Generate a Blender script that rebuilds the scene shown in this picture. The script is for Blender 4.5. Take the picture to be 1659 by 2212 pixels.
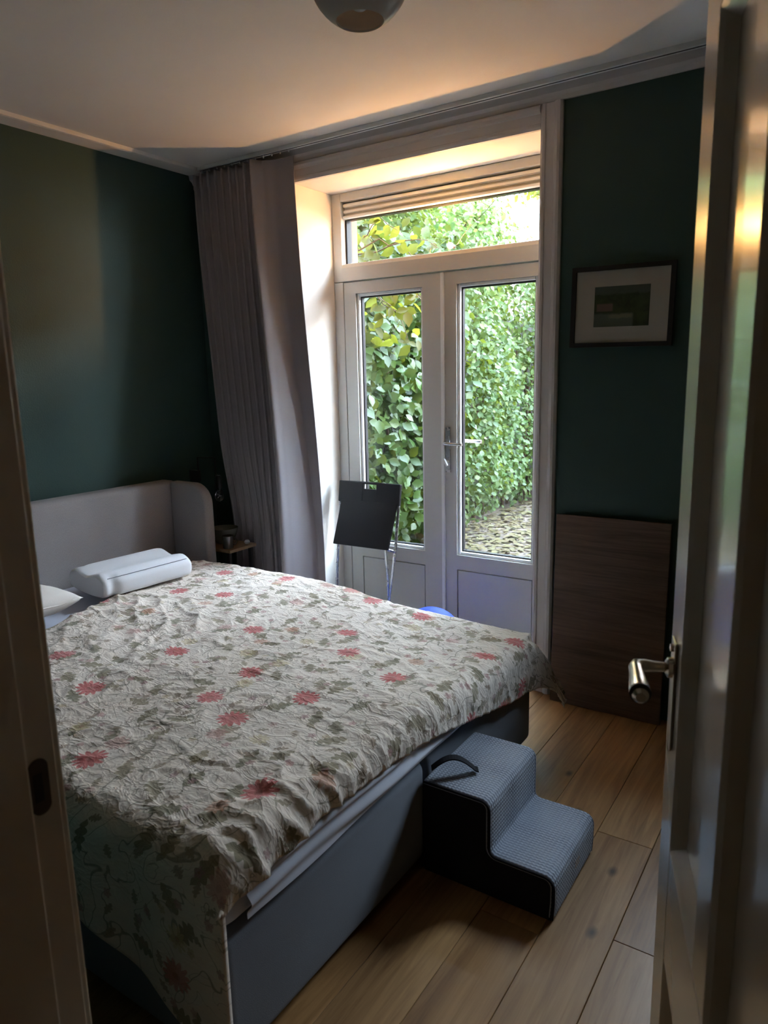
import bpy, bmesh, math, random
import numpy as np
from mathutils import Vector, Matrix, noise

for o in list(bpy.data.objects):
    bpy.data.objects.remove(o, do_unlink=True)
S = bpy.context.scene
COL = S.collection
R = math.radians
random.seed(7)
RNG = np.random.default_rng(11)

# ------------------------------------------------------------------ camera
YAW, PITCH, ROLL, FPX = 0.585932, -0.190890, -0.0226778, 1540.0
d = Vector((-math.sin(YAW) * math.cos(PITCH), math.cos(YAW) * math.cos(PITCH), math.sin(PITCH)))
r0 = Vector((math.cos(YAW), math.sin(YAW), 0.0))
u0 = r0.cross(d)
r1 = math.cos(ROLL) * r0 + math.sin(ROLL) * u0
u1 = -math.sin(ROLL) * r0 + math.cos(ROLL) * u0
cam_data = bpy.data.cameras.new('camera')
cam_data.sensor_fit = 'VERTICAL'
cam_data.sensor_height = 24.0
cam_data.lens = FPX / 2212.0 * 24.0
cam_data.clip_start = 0.02
cam_data.clip_end = 200
cam_data.dof.use_dof = True
cam_data.dof.focus_distance = 3.1
cam_data.dof.aperture_fstop = 4.6
cam = bpy.data.objects.new('camera', cam_data)
m = Matrix.Identity(4)
for i in range(3):
    m[i][0], m[i][1], m[i][2] = r1[i], u1[i], -d[i]
m[2][3] = 1.5
cam.matrix_world = m
COL.objects.link(cam)
S.camera = cam

# ------------------------------------------------------------------ world, exposure
W = bpy.data.worlds.new('sky')
S.world = W
W.use_nodes = True
wn = W.node_tree
wn.nodes.clear()
w_out = wn.nodes.new('ShaderNodeOutputWorld')
w_bg = wn.nodes.new('ShaderNodeBackground')
w_co = wn.nodes.new('ShaderNodeTexCoord')
w_sep = wn.nodes.new('ShaderNodeSeparateXYZ')
w_rmp = wn.nodes.new('ShaderNodeValToRGB')
w_rmp.color_ramp.elements[0].position = 0.0
w_rmp.color_ramp.elements[0].color = (0.86, 0.90, 0.94, 1)
w_rmp.color_ramp.elements[1].position = 0.8
w_rmp.color_ramp.elements[1].color = (0.62, 0.78, 1.0, 1)
wn.links.new(w_co.outputs['Generated'], w_sep.inputs[0])
wn.links.new(w_sep.outputs['Z'], w_rmp.inputs[0])
wn.links.new(w_rmp.outputs[0], w_bg.inputs['Color'])
wn.links.new(w_bg.outputs[0], w_out.inputs[0])
w_bg.inputs['Strength'].default_value = 10.4

S.view_settings.view_transform = 'Standard'
S.view_settings.look = 'None'
S.view_settings.gamma = 1.0
S.view_settings.use_curve_mapping = False
S.view_settings.exposure = 2.3
S.cycles.use_denoising = True
S.cycles.max_bounces = 6
S.cycles.diffuse_bounces = 4
S.cycles.glossy_bounces = 3
S.cycles.transmission_bounces = 4
S.cycles.transparent_max_bounces = 10
S.cycles.use_adaptive_sampling = True
S.cycles.adaptive_threshold = 0.16
S.cycles.sample_clamp_indirect = 6.0
S.cycles.caustics_reflective = False
S.cycles.caustics_refractive = False

# hall ceiling lamp behind the camera (the hall the picture was taken from)
hl = bpy.data.lights.new('hall_light', 'AREA')
hl.shape = 'DISK'
hl.size = 0.3
hl.energy = 0.055
hl.color = (1.0, 0.66, 0.34)
hlo = bpy.data.objects.new('hall_light', hl)
hlo.location = (-0.1, -0.9, 2.5)
COL.objects.link(hlo)

# sampling portals over the glazed openings (they only guide the sky's rays)
for px, pz, pw, ph in ((-1.86, 1.28, 1.24, 1.52), (-1.86, 2.23, 1.24, 0.25), (-0.16, 1.625, 0.60, 1.09)):
    pl = bpy.data.lights.new('sky_portal', 'AREA')
    pl.shape = 'RECTANGLE'
    pl.size, pl.size_y = pw, ph
    pl.cycles.is_portal = True
    po = bpy.data.objects.new('sky_portal', pl)
    po.location = (px, 3.47, pz)
    po.rotation_euler = (R(-90), 0, 0)
    COL.objects.link(po)

# ------------------------------------------------------------------ key dimensions
XL, YW, ZC = -3.27, 3.05, 2.63      # left wall, window wall, ceiling
YF = 3.362                          # face of the garden doors
XR = 1.30                           # right wall
YN = 0.45                           # room face of the wall with the bedroom door


# ------------------------------------------------------------------ material helpers
class NT:
    def __init__(self, name):
        self.m = bpy.data.materials.new(name)
        self.m.use_nodes = True
        self.t = self.m.node_tree
        self.t.nodes.clear()
        self.out = self.t.nodes.new('ShaderNodeOutputMaterial')

    def n(self, kind, **kw):
        nd = self.t.nodes.new('ShaderNode' + kind)
        for k, v in kw.items():
            setattr(nd, k, v)
        return nd

    def put(self, sock, v):
        if isinstance(v, bpy.types.NodeSocket):
            self.t.links.new(v, sock)
        elif v is not None:
            sock.default_value = v

    def math(self, op, a, b=None, c=None, clamp=False):
        nd = self.n('Math', operation=op)
        nd.use_clamp = clamp
        self.put(nd.inputs[0], a)
        if b is not None:
            self.put(nd.inputs[1], b)
        if c is not None:
            self.put(nd.inputs[2], c)
        return nd.outputs[0]

    def vmath(self, op, a, b=None):
        nd = self.n('VectorMath', operation=op)
        self.put(nd.inputs[0], a)
        if b is not None:
            self.put(nd.inputs[1], b)
        return nd.outputs['Value'] if op in ('LENGTH', 'DOT_PRODUCT') else nd.outputs['Vector']

    def mix(self, f, a, b, blend='MIX'):
        nd = self.n('MixRGB', blend_type=blend)
        self.put(nd.inputs[0], f)
        self.put(nd.inputs[1], a)
        self.put(nd.inputs[2], b)
        return nd.outputs[0]

    def ramp(self, f, stops, interp='LINEAR'):
        nd = self.n('ValToRGB')
        cr = nd.color_ramp
        cr.interpolation = interp
        while len(cr.elements) < len(stops):
            cr.elements.new(0.5)
        for e, (p, c) in zip(cr.elements, stops):
            e.position = p
            e.color = c if len(c) == 4 else (*c, 1)
        self.put(nd.inputs[0], f)
        return nd.outputs[0]

    def noise(self, vec, scale, detail=3.0, rough=0.5, dist=0.0):
        nd = self.n('TexNoise')
        if vec is not None:
            self.put(nd.inputs['Vector'], vec)
        nd.inputs['Scale'].default_value = scale
        nd.inputs['Detail'].default_value = detail
        nd.inputs['Roughness'].default_value = rough
        nd.inputs['Distortion'].default_value = dist
        return nd.outputs['Fac']

    def mapping(self, vec, scale=(1, 1, 1), loc=(0, 0, 0), rot=(0, 0, 0)):
        nd = self.n('Mapping')
        self.put(nd.inputs[0], vec)
        nd.inputs['Location'].default_value = loc
        nd.inputs['Rotation'].default_value = rot
        nd.inputs['Scale'].default_value = scale
        return nd.outputs[0]

    def coord(self, which='Object'):
        return self.n('TexCoord').outputs[which]

    def bump(self, height, strength=0.2, dist=0.01):
        nd = self.n('Bump')
        nd.inputs['Strength'].default_value = strength
        nd.inputs['Distance'].default_value = dist
        self.put(nd.inputs['Height'], height)
        return nd.outputs[0]

    def principled(self, color, rough=0.5, metal=0.0, spec=0.5, normal=None, sheen=0.0, coat=0.0):
        p = self.n('BsdfPrincipled')
        self.put(p.inputs['Base Color'], color if not isinstance(color, tuple) else (*color[:3], 1))
        self.put(p.inputs['Roughness'], rough)
        p.inputs['Metallic'].default_value = metal
        p.inputs['Specular IOR Level'].default_value = spec
        p.inputs['Sheen Weight'].default_value = sheen
        p.inputs['Coat Weight'].default_value = coat
        p.inputs['Coat Roughness'].default_value = 0.08
        if normal is not None:
            self.put(p.inputs['Normal'], normal)
        return p.outputs[0]

    def done(self, shader):
        self.t.links.new(shader, self.out.inputs[0])
        return self.m


def mat_paint(name, col, rough=0.6, var=0.06, bump=0.05, scale=60.0, spec=0.4, coat=0.0):
    t = NT(name)
    co = t.coord('Object')
    n1 = t.noise(co, 2.2, 4)
    n2 = t.noise(co, scale, 3)
    dark = tuple(c * (1 - var) for c in col)
    light = tuple(min(1, c * (1 + var)) for c in col)
    c = t.ramp(n1, [(0.3, dark), (0.7, light)])
    return t.done(t.principled(c, rough, spec=spec, normal=t.bump(n2, bump, 0.004), coat=coat))


def mat_fabric(name, col, rough=0.9, var=0.12, weave=450.0, bump=0.25, sheen=0.2, stretch=(1, 1, 1)):
    t = NT(name)
    co = t.coord('Object')
    n1 = t.noise(t.mapping(co, stretch), weave, 2)
    n2 = t.noise(co, 5.0, 3)
    f = t.math('ADD', t.math('MULTIPLY', n1, 0.6), t.math('MULTIPLY', n2, 0.4))
    c = t.ramp(f, [(0.3, tuple(x * (1 - var) for x in col)), (0.7, tuple(min(1, x * (1 + var)) for x in col))])
    return t.done(t.principled(c, rough, spec=0.25, normal=t.bump(n1, bump, 0.002), sheen=sheen))


def mat_metal(name, col, rough=0.25):
    t = NT(name)
    n1 = t.noise(t.coord('Object'), 40, 3)
    rr = t.math('MULTIPLY_ADD', n1, 0.15, rough - 0.05)
    return t.done(t.principled(col, rr, metal=1.0))


def mat_wood(name, dark, light, axis='Y', rough=0.45, grain=1.0, knots=0.0, spec=0.4, per_object=False, bump=0.08):
    t = NT(name)
    co = t.coord('Object')
    if per_object:
        rnd = t.n('ObjectInfo').outputs['Random']
        sh = t.n('CombineXYZ')
        t.put(sh.inputs[0], t.math('MULTIPLY', rnd, 17.3))
        t.put(sh.inputs[1], t.math('MULTIPLY', rnd, 41.7))
        co = t.vmath('ADD', co, sh.outputs[0])
    sc = {'X': (1.2, 22, 22), 'Y': (22, 1.2, 22), 'Z': (22, 22, 1.2)}[axis]
    sc = tuple(s * grain for s in sc)
    g = t.noise(t.mapping(co, sc), 1.6, 6, 0.62, 1.2)
    g2 = t.noise(t.mapping(co, tuple(s * 0.22 for s in sc)), 1.6, 3, 0.5, 0.6)
    f = t.math('ADD', t.math('MULTIPLY', g, 0.55), t.math('MULTIPLY', g2, 0.45))
    c = t.ramp(f, [(0.33, dark), (0.66, light)])
    if per_object:
        c = t.mix(1.0, c, t.ramp(rnd, [(0, (0.78, 0.74, 0.7)), (0.5, (1, 1, 1)), (1, (1.16, 1.08, 0.98))]), 'MULTIPLY')
    if knots:
        v = t.n('TexVoronoi', feature='F1')
        v.voronoi_dimensions = '2D'
        t.put(v.inputs['Vector'], t.mapping(co, {'X': (2.2, 7, 7), 'Y': (6, 3.6, 7), 'Z': (7, 7, 2.2)}[axis]))
        v.inputs['Scale'].default_value = 1.0
        kn = t.ramp(v.outputs['Distance'], [(0.02, (1, 1, 1)), (0.11, (0, 0, 0))])
        sc_ = t.n('SeparateColor')
        t.put(sc_.inputs[0], v.outputs['Color'])
        kn = t.math('MULTIPLY', kn, t.math('LESS_THAN', sc_.outputs[0], 0.42))
        c = t.mix(t.math('MULTIPLY', kn, knots), c, tuple(x * 0.18 for x in dark) + (1,))
    return t.done(t.principled(c, rough, spec=spec, normal=t.bump(g, bump, 0.003)))


def mat_leaf(name, cols, rough=0.32, trans=0.25, dim=0.36):
    t = NT(name)
    g = t.n('NewGeometry')
    oi = t.n('ObjectInfo')
    f = t.math('FRACT', t.math('ADD', g.outputs['Random Per Island'], oi.outputs['Random']))
    cols = [tuple(x * dim for x in cc) for cc in cols]
    n = len(cols)
    c = t.ramp(f, [(i / (n - 1), cc) for i, cc in enumerate(cols)])
    vein = t.noise(t.coord('Object'), 60, 2)
    c = t.mix(t.math('MULTIPLY', vein, 0.25), c, (0.02, 0.05, 0.01, 1))
    p = t.principled(c, rough + 0.06, spec=0.24)
    tr = t.n('BsdfTranslucent')
    t.put(tr.inputs[0], t.mix(0.4, c, (0.5, 0.55, 0.05, 1)))
    mx = t.n('MixShader')
    mx.inputs[0].default_value = trans
    t.put(mx.inputs[1], p)
    t.put(mx.inputs[2], tr.outputs[0])
    return t.done(mx.outputs[0])


def mat_pane(name='window_glass'):
    t = NT(name)
    g = t.n('NewGeometry')
    cosi = t.math('ABSOLUTE', t.vmath('DOT_PRODUCT', g.outputs['Incoming'], g.outputs['Normal']))
    fres = t.math('MULTIPLY_ADD', t.math('POWER', t.math('SUBTRACT', 1.0, cosi, clamp=True), 5.0), 0.96, 0.04)
    tb = t.n('BsdfTransparent')
    tb.inputs[0].default_value = (0.95, 0.97, 0.96, 1)
    gl = t.n('BsdfGlossy')
    gl.inputs['Roughness'].default_value = 0.01
    mx = t.n('MixShader')
    t.put(mx.inputs[0], t.math('MULTIPLY', fres, 0.9))
    t.put(mx.inputs[1], tb.outputs[0])
    t.put(mx.inputs[2], gl.outputs[0])
    return t.done(mx.outputs[0])


def mat_glass(name, col=(1, 1, 1), rough=0.02):
    t = NT(name)
    p = t.n('BsdfPrincipled')
    p.inputs['Base Color'].default_value = (*col, 1)
    p.inputs['Roughness'].default_value = rough
    p.inputs['Transmission Weight'].default_value = 1.0
    return t.done(p.outputs[0])


def mat_emit(name, col, strength):
    t = NT(name)
    e = t.n('Emission')
    e.inputs[0].default_value = (*col, 1)
    e.inputs[1].default_value = strength
    return t.done(e.outputs[0])


M = {}
M['ceiling'] = mat_paint('ceiling_paint', (0.74, 0.72, 0.69), 0.85, 0.03, 0.12, 180)
M['green'] = mat_paint('green_wall_paint', (0.036, 0.078, 0.072), 0.55, 0.08, 0.25, 140, spec=0.35)
M['trim'] = mat_paint('white_trim_paint', (0.62, 0.60, 0.60), 0.42, 0.03, 0.05, 40)
M['reveal'] = mat_paint('reveal_plaster', (0.80, 0.77, 0.72), 0.75, 0.03, 0.1, 120)
M['upvc'] = mat_paint('door_white_paint', (0.57, 0.57, 0.545), 0.38, 0.02, 0.03, 60)
M['bead'] = mat_paint('glazing_bead_white', (0.80, 0.82, 0.82), 0.3, 0.02, 0.02, 60)
M['gasket'] = mat_paint('black_gasket', (0.012, 0.012, 0.014), 0.5)
M['cream_door'] = mat_paint('glossy_cream_door_paint', (0.50, 0.46, 0.40), 0.22, 0.03, 0.03, 30, spec=0.6, coat=0.5)
M['jamb'] = mat_paint('cream_jamb_paint', (0.50, 0.43, 0.33), 0.45, 0.04, 0.04, 40)
M['hall'] = mat_paint('hall_wall_paint', (0.48, 0.42, 0.34), 0.8)
M['plank'] = mat_wood('oak_plank', (0.175, 0.080, 0.028), (0.44, 0.25, 0.104), 'Y', 0.42, 1.0, 0.9, per_object=True)
M['walnut'] = mat_wood('walnut_laminate', (0.055, 0.033, 0.022), (0.19, 0.115, 0.075), 'X', 0.5, 1.3)
M['lightwood'] = mat_wood('light_wood', (0.26, 0.17, 0.10), (0.45, 0.33, 0.22), 'Y', 0.5, 1.5)
M['darkbox'] = mat_paint('dark_cabinet_paint', (0.035, 0.035, 0.045), 0.6)
M['grey_fabric'] = mat_fabric('grey_upholstery', (0.34, 0.32, 0.325), 0.95, 0.16, 420, 0.4, 0.1, (1, 1, 0.35))
M['base_fabric'] = mat_fabric('bed_base_fabric', (0.165, 0.18, 0.215), 0.95, 0.1, 500, 0.3, 0.1)
M['sheet'] = mat_fabric('pale_fitted_sheet', (0.55, 0.57, 0.66), 0.85, 0.04, 600, 0.1, 0.1)
def mat_satin(name, col):
    t = NT(name)
    co = t.coord('Object')
    n1 = t.noise(co, 700, 2)
    c = t.ramp(n1, [(0.3, tuple(x * 0.9 for x in col)), (0.7, tuple(x * 1.1 for x in col))])
    return t.done(t.principled(c, 0.48, spec=0.6, normal=t.bump(n1, 0.1, 0.002), sheen=0.3))


M['curtain'] = mat_satin('grey_violet_curtain', (0.27, 0.255, 0.285))
M['foam'] = mat_fabric('white_pillow_fabric', (0.74, 0.75, 0.79), 0.9, 0.05, 520, 0.25, 0.2)
M['pillow'] = mat_fabric('cream_pillow_cotton', (0.80, 0.76, 0.72), 0.9, 0.04, 300, 0.1, 0.2)
M['black'] = mat_paint('black_plastic', (0.010, 0.010, 0.012), 0.55)
M['black_metal'] = mat_paint('black_metal', (0.012, 0.013, 0.015), 0.4)
M['black_fabric'] = mat_fabric('black_side_fabric', (0.014, 0.014, 0.018), 0.95, 0.1, 400, 0.2, 0.0)
M['knit'] = mat_fabric('blue_grey_corduroy', (0.27, 0.30, 0.36), 0.85, 0.14, 700, 0.3, 0.35)
M['seam'] = mat_fabric('grey_seam_thread', (0.22, 0.24, 0.28), 0.9)
M['chrome'] = mat_metal('satin_chrome', (0.62, 0.63, 0.66), 0.24)
M['nickel'] = mat_metal('aged_nickel', (0.56, 0.52, 0.44), 0.22)
M['darkbrass'] = mat_metal('dark_strike_metal', (0.09, 0.07, 0.06), 0.45)
M['blue'] = mat_paint('bright_blue_plastic', (0.015, 0.05, 0.48), 0.75)
def mat_opal():
    t = NT('white_opal_glass')
    c = t.ramp(t.noise(t.coord('Object'), 8, 2), [(0.3, (0.66, 0.62, 0.57)), (0.7, (0.70, 0.66, 0.61))])
    p = t.principled(c, 0.25, spec=0.5)
    tr = t.n('BsdfTranslucent')
    tr.inputs[0].default_value = (0.75, 0.70, 0.64, 1)
    mx = t.n('MixShader')
    mx.inputs[0].default_value = 0.35
    t.put(mx.inputs[1], p)
    t.put(mx.inputs[2], tr.outputs[0])
    return t.done(mx.outputs[0])


M['pendant'] = mat_opal()
M['mat_board'] = mat_paint('picture_mat_board', (0.55, 0.50, 0.47), 0.85, 0.02, 0.05, 200)
M['pane'] = mat_pane()
M['bulbglass'] = mat_glass('bulb_glass', (0.95, 0.97, 1.0), 0.03)
M['smoke'] = mat_paint('smoked_glass_ware', (0.09, 0.09, 0.085), 0.08, spec=0.8)
M['dish'] = mat_paint('grey_green_dish_glaze', (0.24, 0.26, 0.24), 0.15, spec=0.7)
M['hedge_leaf'] = mat_leaf('laurel_leaf', [(0.035, 0.085, 0.02), (0.07, 0.16, 0.035), (0.11, 0.22, 0.045), (0.055, 0.125, 0.035), (0.15, 0.24, 0.05), (0.04, 0.10, 0.025)], 0.3, 0.22, 0.36)
M['small_leaf'] = mat_leaf('small_shrub_leaf', [(0.07, 0.16, 0.04), (0.13, 0.26, 0.07), (0.19, 0.32, 0.08), (0.10, 0.21, 0.07), (0.24, 0.33, 0.06)], 0.38, 0.24, 0.36)
M['vine_leaf'] = mat_leaf('vine_leaf', [(0.16, 0.17, 0.02), (0.26, 0.26, 0.03), (0.12, 0.15, 0.03), (0.34, 0.26, 0.03)], 0.4, 0.35, 0.30)
M['tree_leaf'] = mat_leaf('pale_tree_leaf', [(0.13, 0.26, 0.09), (0.20, 0.36, 0.13), (0.26, 0.42, 0.14), (0.17, 0.30, 0.12), (0.38, 0.40, 0.10)], 0.45, 0.3, 0.75)
M['yellow_leaf'] = mat_leaf('yellowing_leaf', [(0.36, 0.33, 0.07), (0.28, 0.34, 0.09), (0.45, 0.33, 0.06)], 0.45, 0.35, 0.75)
M['litter'] = mat_leaf('dry_fallen_leaf', [(0.30, 0.22, 0.10), (0.38, 0.30, 0.15), (0.22, 0.13, 0.07), (0.42, 0.37, 0.17), (0.26, 0.22, 0.14)], 0.7, 0.05, 0.30)
M['bark'] = mat_wood('brown_bark', (0.06, 0.035, 0.02), (0.15, 0.10, 0.065), 'Z', 0.9, 0.8)
M['twig'] = mat_wood('pale_twig', (0.24, 0.13, 0.05), (0.42, 0.24, 0.10), 'Z', 0.7, 2.0)
M['soil'] = mat_paint('garden_soil', (0.09, 0.07, 0.055), 0.95, 0.3, 0.8, 25)
M['house'] = mat_paint('white_render_wall', (0.24, 0.26, 0.27), 0.85, 0.05, 0.1, 30)
M['house_glass'] = mat_paint('far_window_glass', (0.25, 0.36, 0.45), 0.1, 0.1, 0.0, 3, spec=0.8)
M['roof'] = mat_paint('slate_roof', (0.16, 0.15, 0.15), 0.8, 0.2, 0.3, 12)
M['fence'] = mat_wood('weathered_fence', (0.045, 0.042, 0.04), (0.10, 0.095, 0.09), 'Z', 0.85, 1.0)
M['brick'] = mat_paint('outer_brick', (0.16, 0.09, 0.06), 0.9, 0.2, 0.3, 20)
M['lamp_glow'] = mat_emit('warm_bulb_glow', (1.0, 0.47, 0.14), 1000.0)
M['rubber'] = mat_paint('black_cable', (0.02, 0.02, 0.02), 0.6)


# ------------------------------------------------------------------ mesh helpers
class MB:
    def __init__(self):
        self.v, self.f = [], []

    def add(self, vs, fs):
        b = len(self.v)
        self.v += [tuple(p) for p in vs]
        self.f += [tuple(i + b for i in q) for q in fs]
        return self

    def box(self, x0, x1, y0, y1, z0, z1):
        vs = [(x, y, z) for z in (z0, z1) for y in (y0, y1) for x in (x0, x1)]
        return self.add(vs, [(0, 2, 3, 1), (4, 5, 7, 6), (0, 1, 5, 4), (2, 6, 7, 3), (0, 4, 6, 2), (1, 3, 7, 5)])

    def prism(self, poly, axis, a, b):
        """extrude a 2-D polygon along an axis from a to b. axis 'Y': poly (x,z); 'X': poly (y,z); 'Z': poly (x,y)"""
        def p3(p, t):
            return {'Y': (p[0], t, p[1]), 'X': (t, p[0], p[1]), 'Z': (p[0], p[1], t)}[axis]
        n = len(poly)
        vs = [p3(p, a) for p in poly] + [p3(p, b) for p in poly]
        fs = [tuple(range(n)), tuple(range(2 * n - 1, n - 1, -1))]
        fs += [(i, n + i, n + (i + 1) % n, (i + 1) % n) for i in range(n)]
        return self.add(vs, fs)

    def tube(self, pts, rad, seg=10, cap=True):
        pts = [Vector(p) for p in pts]
        n = len(pts)
        rads = rad if isinstance(rad, (list, tuple)) else [rad] * n
        rings = []
        t_prev = None
        nrm = None
        for i, p in enumerate(pts):
            t = (pts[min(i + 1, n - 1)] - pts[max(i - 1, 0)]).normalized()
            if nrm is None:
                ref = Vector((0, 0, 1)) if abs(t.z) < 0.9 else Vector((1, 0, 0))
                nrm = t.cross(ref).normalized()
            else:
                nrm = (nrm - t * nrm.dot(t))
                nrm = nrm.normalized() if nrm.length > 1e-6 else t.orthogonal().normalized()
            bn = t.cross(nrm)
            rings.append([p + (nrm * math.cos(2 * math.pi * k / seg) + bn * math.sin(2 * math.pi * k / seg)) * rads[i] for k in range(seg)])
        vs = [q for ring in rings for q in ring]
        fs = [(i * seg + k, i * seg + (k + 1) % seg, (i + 1) * seg + (k + 1) % seg, (i + 1) * seg + k) for i in range(n - 1) for k in range(seg)]
        if cap:
            fs += [tuple(range(seg - 1, -1, -1)), tuple(range((n - 1) * seg, n * seg))]
        return self.add(vs, fs)

    def lathe(self, prof, center=(0, 0, 0), seg=32, axis='Z'):
        vs, fs = [], []
        n = len(prof)
        for k in range(seg):
            a = 2 * math.pi * k / seg
            for (r, z) in prof:
                x, y = r * math.cos(a), r * math.sin(a)
                p = {'Z': (x, y, z), 'Y': (x, z, y), 'X': (z, x, y)}[axis]
                vs.append(tuple(p[i] + center[i] for i in range(3)))
        for k in range(seg):
            for i in range(n - 1):
                fs.append((k * n + i, ((k + 1) % seg) * n + i, ((k + 1) % seg) * n + i + 1, k * n + i + 1))
        return self.add(vs, fs)

    def grid(self, fn, nu, nv):
        vs = [fn(i / nu, j / nv) for j in range(nv + 1) for i in range(nu + 1)]
        fs = [(j * (nu + 1) + i, j * (nu + 1) + i + 1, (j + 1) * (nu + 1) + i + 1, (j + 1) * (nu + 1) + i) for j in range(nv) for i in range(nu)]
        return self.add(vs, fs)

    def build(self, name, mat, parent=None, smooth=False, bevel=0.0, seg=2, fix=True, loc=None):
        me = bpy.data.meshes.new(name)
        me.from_pydata(self.v, [], self.f)
        if fix or bevel:
            bm = bmesh.new()
            bm.from_mesh(me)
            bmesh.ops.remove_doubles(bm, verts=bm.verts, dist=1e-5)
            bmesh.ops.recalc_face_normals(bm, faces=bm.faces)
            if bevel:
                es = [e for e in bm.edges if len(e.link_faces) == 2 and e.calc_face_angle(0) > 0.5]
                bmesh.ops.bevel(bm, geom=es, offset=bevel, segments=seg, profile=0.5, affect='EDGES', clamp_overlap=True)
            bm.to_mesh(me)
            bm.free()
        me.materials.append(M[mat] if isinstance(mat, str) else mat)
        o = bpy.data.objects.new(name, me)
        COL.objects.link(o)
        if smooth:
            me.shade_smooth()
            if smooth == 'angle':
                me.set_sharp_from_angle(angle=R(40))
        if loc is not None:
            o.location = loc
        if parent is not None:
            o.parent = parent
        return o


def tag(o, label=None, cat=None, group=None, kind=None):
    if label:
        o['label'] = label
    if cat:
        o['category'] = cat
    if group:
        o['group'] = group
    if kind:
        o['kind'] = kind
    return o


def empty(name, loc, rz=0.0):
    e = bpy.data.objects.new(name, None)
    e.empty_display_size = 0.05
    e.location = loc
    e.rotation_euler = (0, 0, rz)
    COL.objects.link(e)
    return e


def B(x0, x1, y0, y1, z0, z1):
    return MB().box(x0, x1, y0, y1, z0, z1)


def rel(e):
    """Offset that lets parts of an unrotated Empty be given in room coordinates."""
    return (-e.location[0], -e.location[1], -e.location[2])


def part(mb, name, mat, e, **kw):
    """a part whose vertices are in room coordinates, under an unrotated Empty e"""
    return mb.build(name, mat, e, loc=rel(e), **kw)


def sub(mb, name, mat, p, **kw):
    """a sub-part in room coordinates under a part p that itself sits at -Empty"""
    return mb.build(name, mat, p, **kw)


def fast_mesh(name, V, F, mat, parent=None, smooth=True, loc=None):
    me = bpy.data.meshes.new(name)
    V = np.asarray(V, np.float32)
    F = np.asarray(F, np.int32)
    k = F.shape[1]
    me.vertices.add(len(V))
    me.vertices.foreach_set('co', V.ravel())
    me.loops.add(F.size)
    me.loops.foreach_set('vertex_index', F.ravel())
    me.polygons.add(len(F))
    me.polygons.foreach_set('loop_start', np.arange(0, F.size, k, dtype=np.int32))
    me.polygons.foreach_set('loop_total', np.full(len(F), k, np.int32))
    me.update(calc_edges=True)
    me.validate()
    me.materials.append(M[mat] if isinstance(mat, str) else mat)
    if smooth:
        me.shade_smooth()
    o = bpy.data.objects.new(name, me)
    COL.objects.link(o)
    if parent is not None:
        o.parent = parent
    if loc is not None:
        o.location = loc
    return o


def fbm(x, y, z=0.0, o=4):
    return noise.fractal(Vector((x, y, z)), 1.0, 2.0, o)


def ridge(x, y, z=0.0):
    return 1.0 - abs(noise.noise(Vector((x, y, z)))) * 2.0


# ================================================================== THE ROOM
# ---- floor of oak planks
fl = B(XL - 0.05, XR + 0.05, -1.7, 3.40, -0.08, -0.012).build('floor', 'bark')
tag(fl, 'warm oak plank floor with dark knots beside the bed', 'floor', kind='structure')
pw = 0.175
k = 0
x = -0.425 - pw * 17
while x < XR - 0.02:
    y = 0.30 - random.random() * 1.3
    while y < 3.38:
        ln = random.choice((1.3, 1.6, 1.9, 2.2))
        y1 = min(y + ln, 3.39)
        ya = max(y, -0.6)
        if y1 - ya > 0.12 and x + pw > XL:
            dz = random.uniform(-0.0006, 0.0006)
            xa, xb = max(x, XL), min(x + pw, XR)
            pk = MB().box(xa + 0.0007, xb - 0.0007, ya + 0.0007, y1 - 0.0007, -0.011, dz).build('plank', 'plank', fl, bevel=0.0012, seg=1)
        y += ln
    x += pw

# ---- ceiling, cornices
ce = B(XL - 0.1, XR + 0.1, YN - 0.2, YW + 0.05, ZC, ZC + 0.1).build('ceiling', 'ceiling')
tag(ce, 'plain white plaster ceiling with a flat border band', 'ceiling', kind='structure')
tr = MB().prism([(XL, ZC - 0.006), (XL + 0.125, ZC - 0.006), (XL + 0.131, ZC - 0.018), (XL + 0.143, ZC - 0.016), (XL + 0.148, ZC), (XL, ZC)], 'Y', YN, YW).build('trim_1', 'ceiling')
tag(tr, 'flat white plaster border band along ceiling above green headboard wall', 'trim', kind='structure')
tr = MB().prism([(YW, 2.575), (YW - 0.012, 2.575), (YW - 0.02, 2.590), (YW - 0.035, 2.600), (YW - 0.042, ZC), (YW, ZC)], 'X', XL, XR).build('trim_2', 'trim')
tag(tr, 'white cornice moulding along ceiling above garden doors', 'trim', kind='structure')

# ---- walls
wl = B(XL - 0.12, XL, YN - 0.2, YW + 0.1, 0, ZC).build('wall_left', 'green')
tag(wl, 'dark green painted wall behind the headboard', 'wall', kind='structure')
RX0, RX1, RZ1 = -2.535, -1.195, 2.479       # door recess
ww = MB()
ww.box(XL - 0.1, RX0 - 0.004, YW, 3.46, 0, ZC)
W2 = (-0.50, 0.18, 1.05, 2.20)                # second window, behind the open bedroom door
ww.box(RX1 + 0.004, W2[0], YW, 3.46, 0, ZC)
ww.box(W2[1], XR + 0.1, YW, 3.46, 0, ZC)
ww.box(W2[0], W2[1], YW, 3.46, 0, W2[2])
ww.box(W2[0], W2[1], YW, 3.46, W2[3], ZC)
ww.box(RX0 - 0.004, RX1 + 0.004, YW, 3.46, RZ1 + 0.004, ZC)
ww = ww.build('wall_back', 'green')
tag(ww, 'dark green wall holding the garden doors and framed picture', 'wall', kind='structure')
rv = MB()
rv.box(RX0 - 0.02, RX0, YW + 0.001, 3.40, 0, RZ1)
rv.box(RX1, RX1 + 0.02, YW + 0.001, 3.40, 0, RZ1)
rv.box(RX0 - 0.02, RX1 + 0.02, YW + 0.001, 3.40, RZ1, RZ1 + 0.02)
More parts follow.
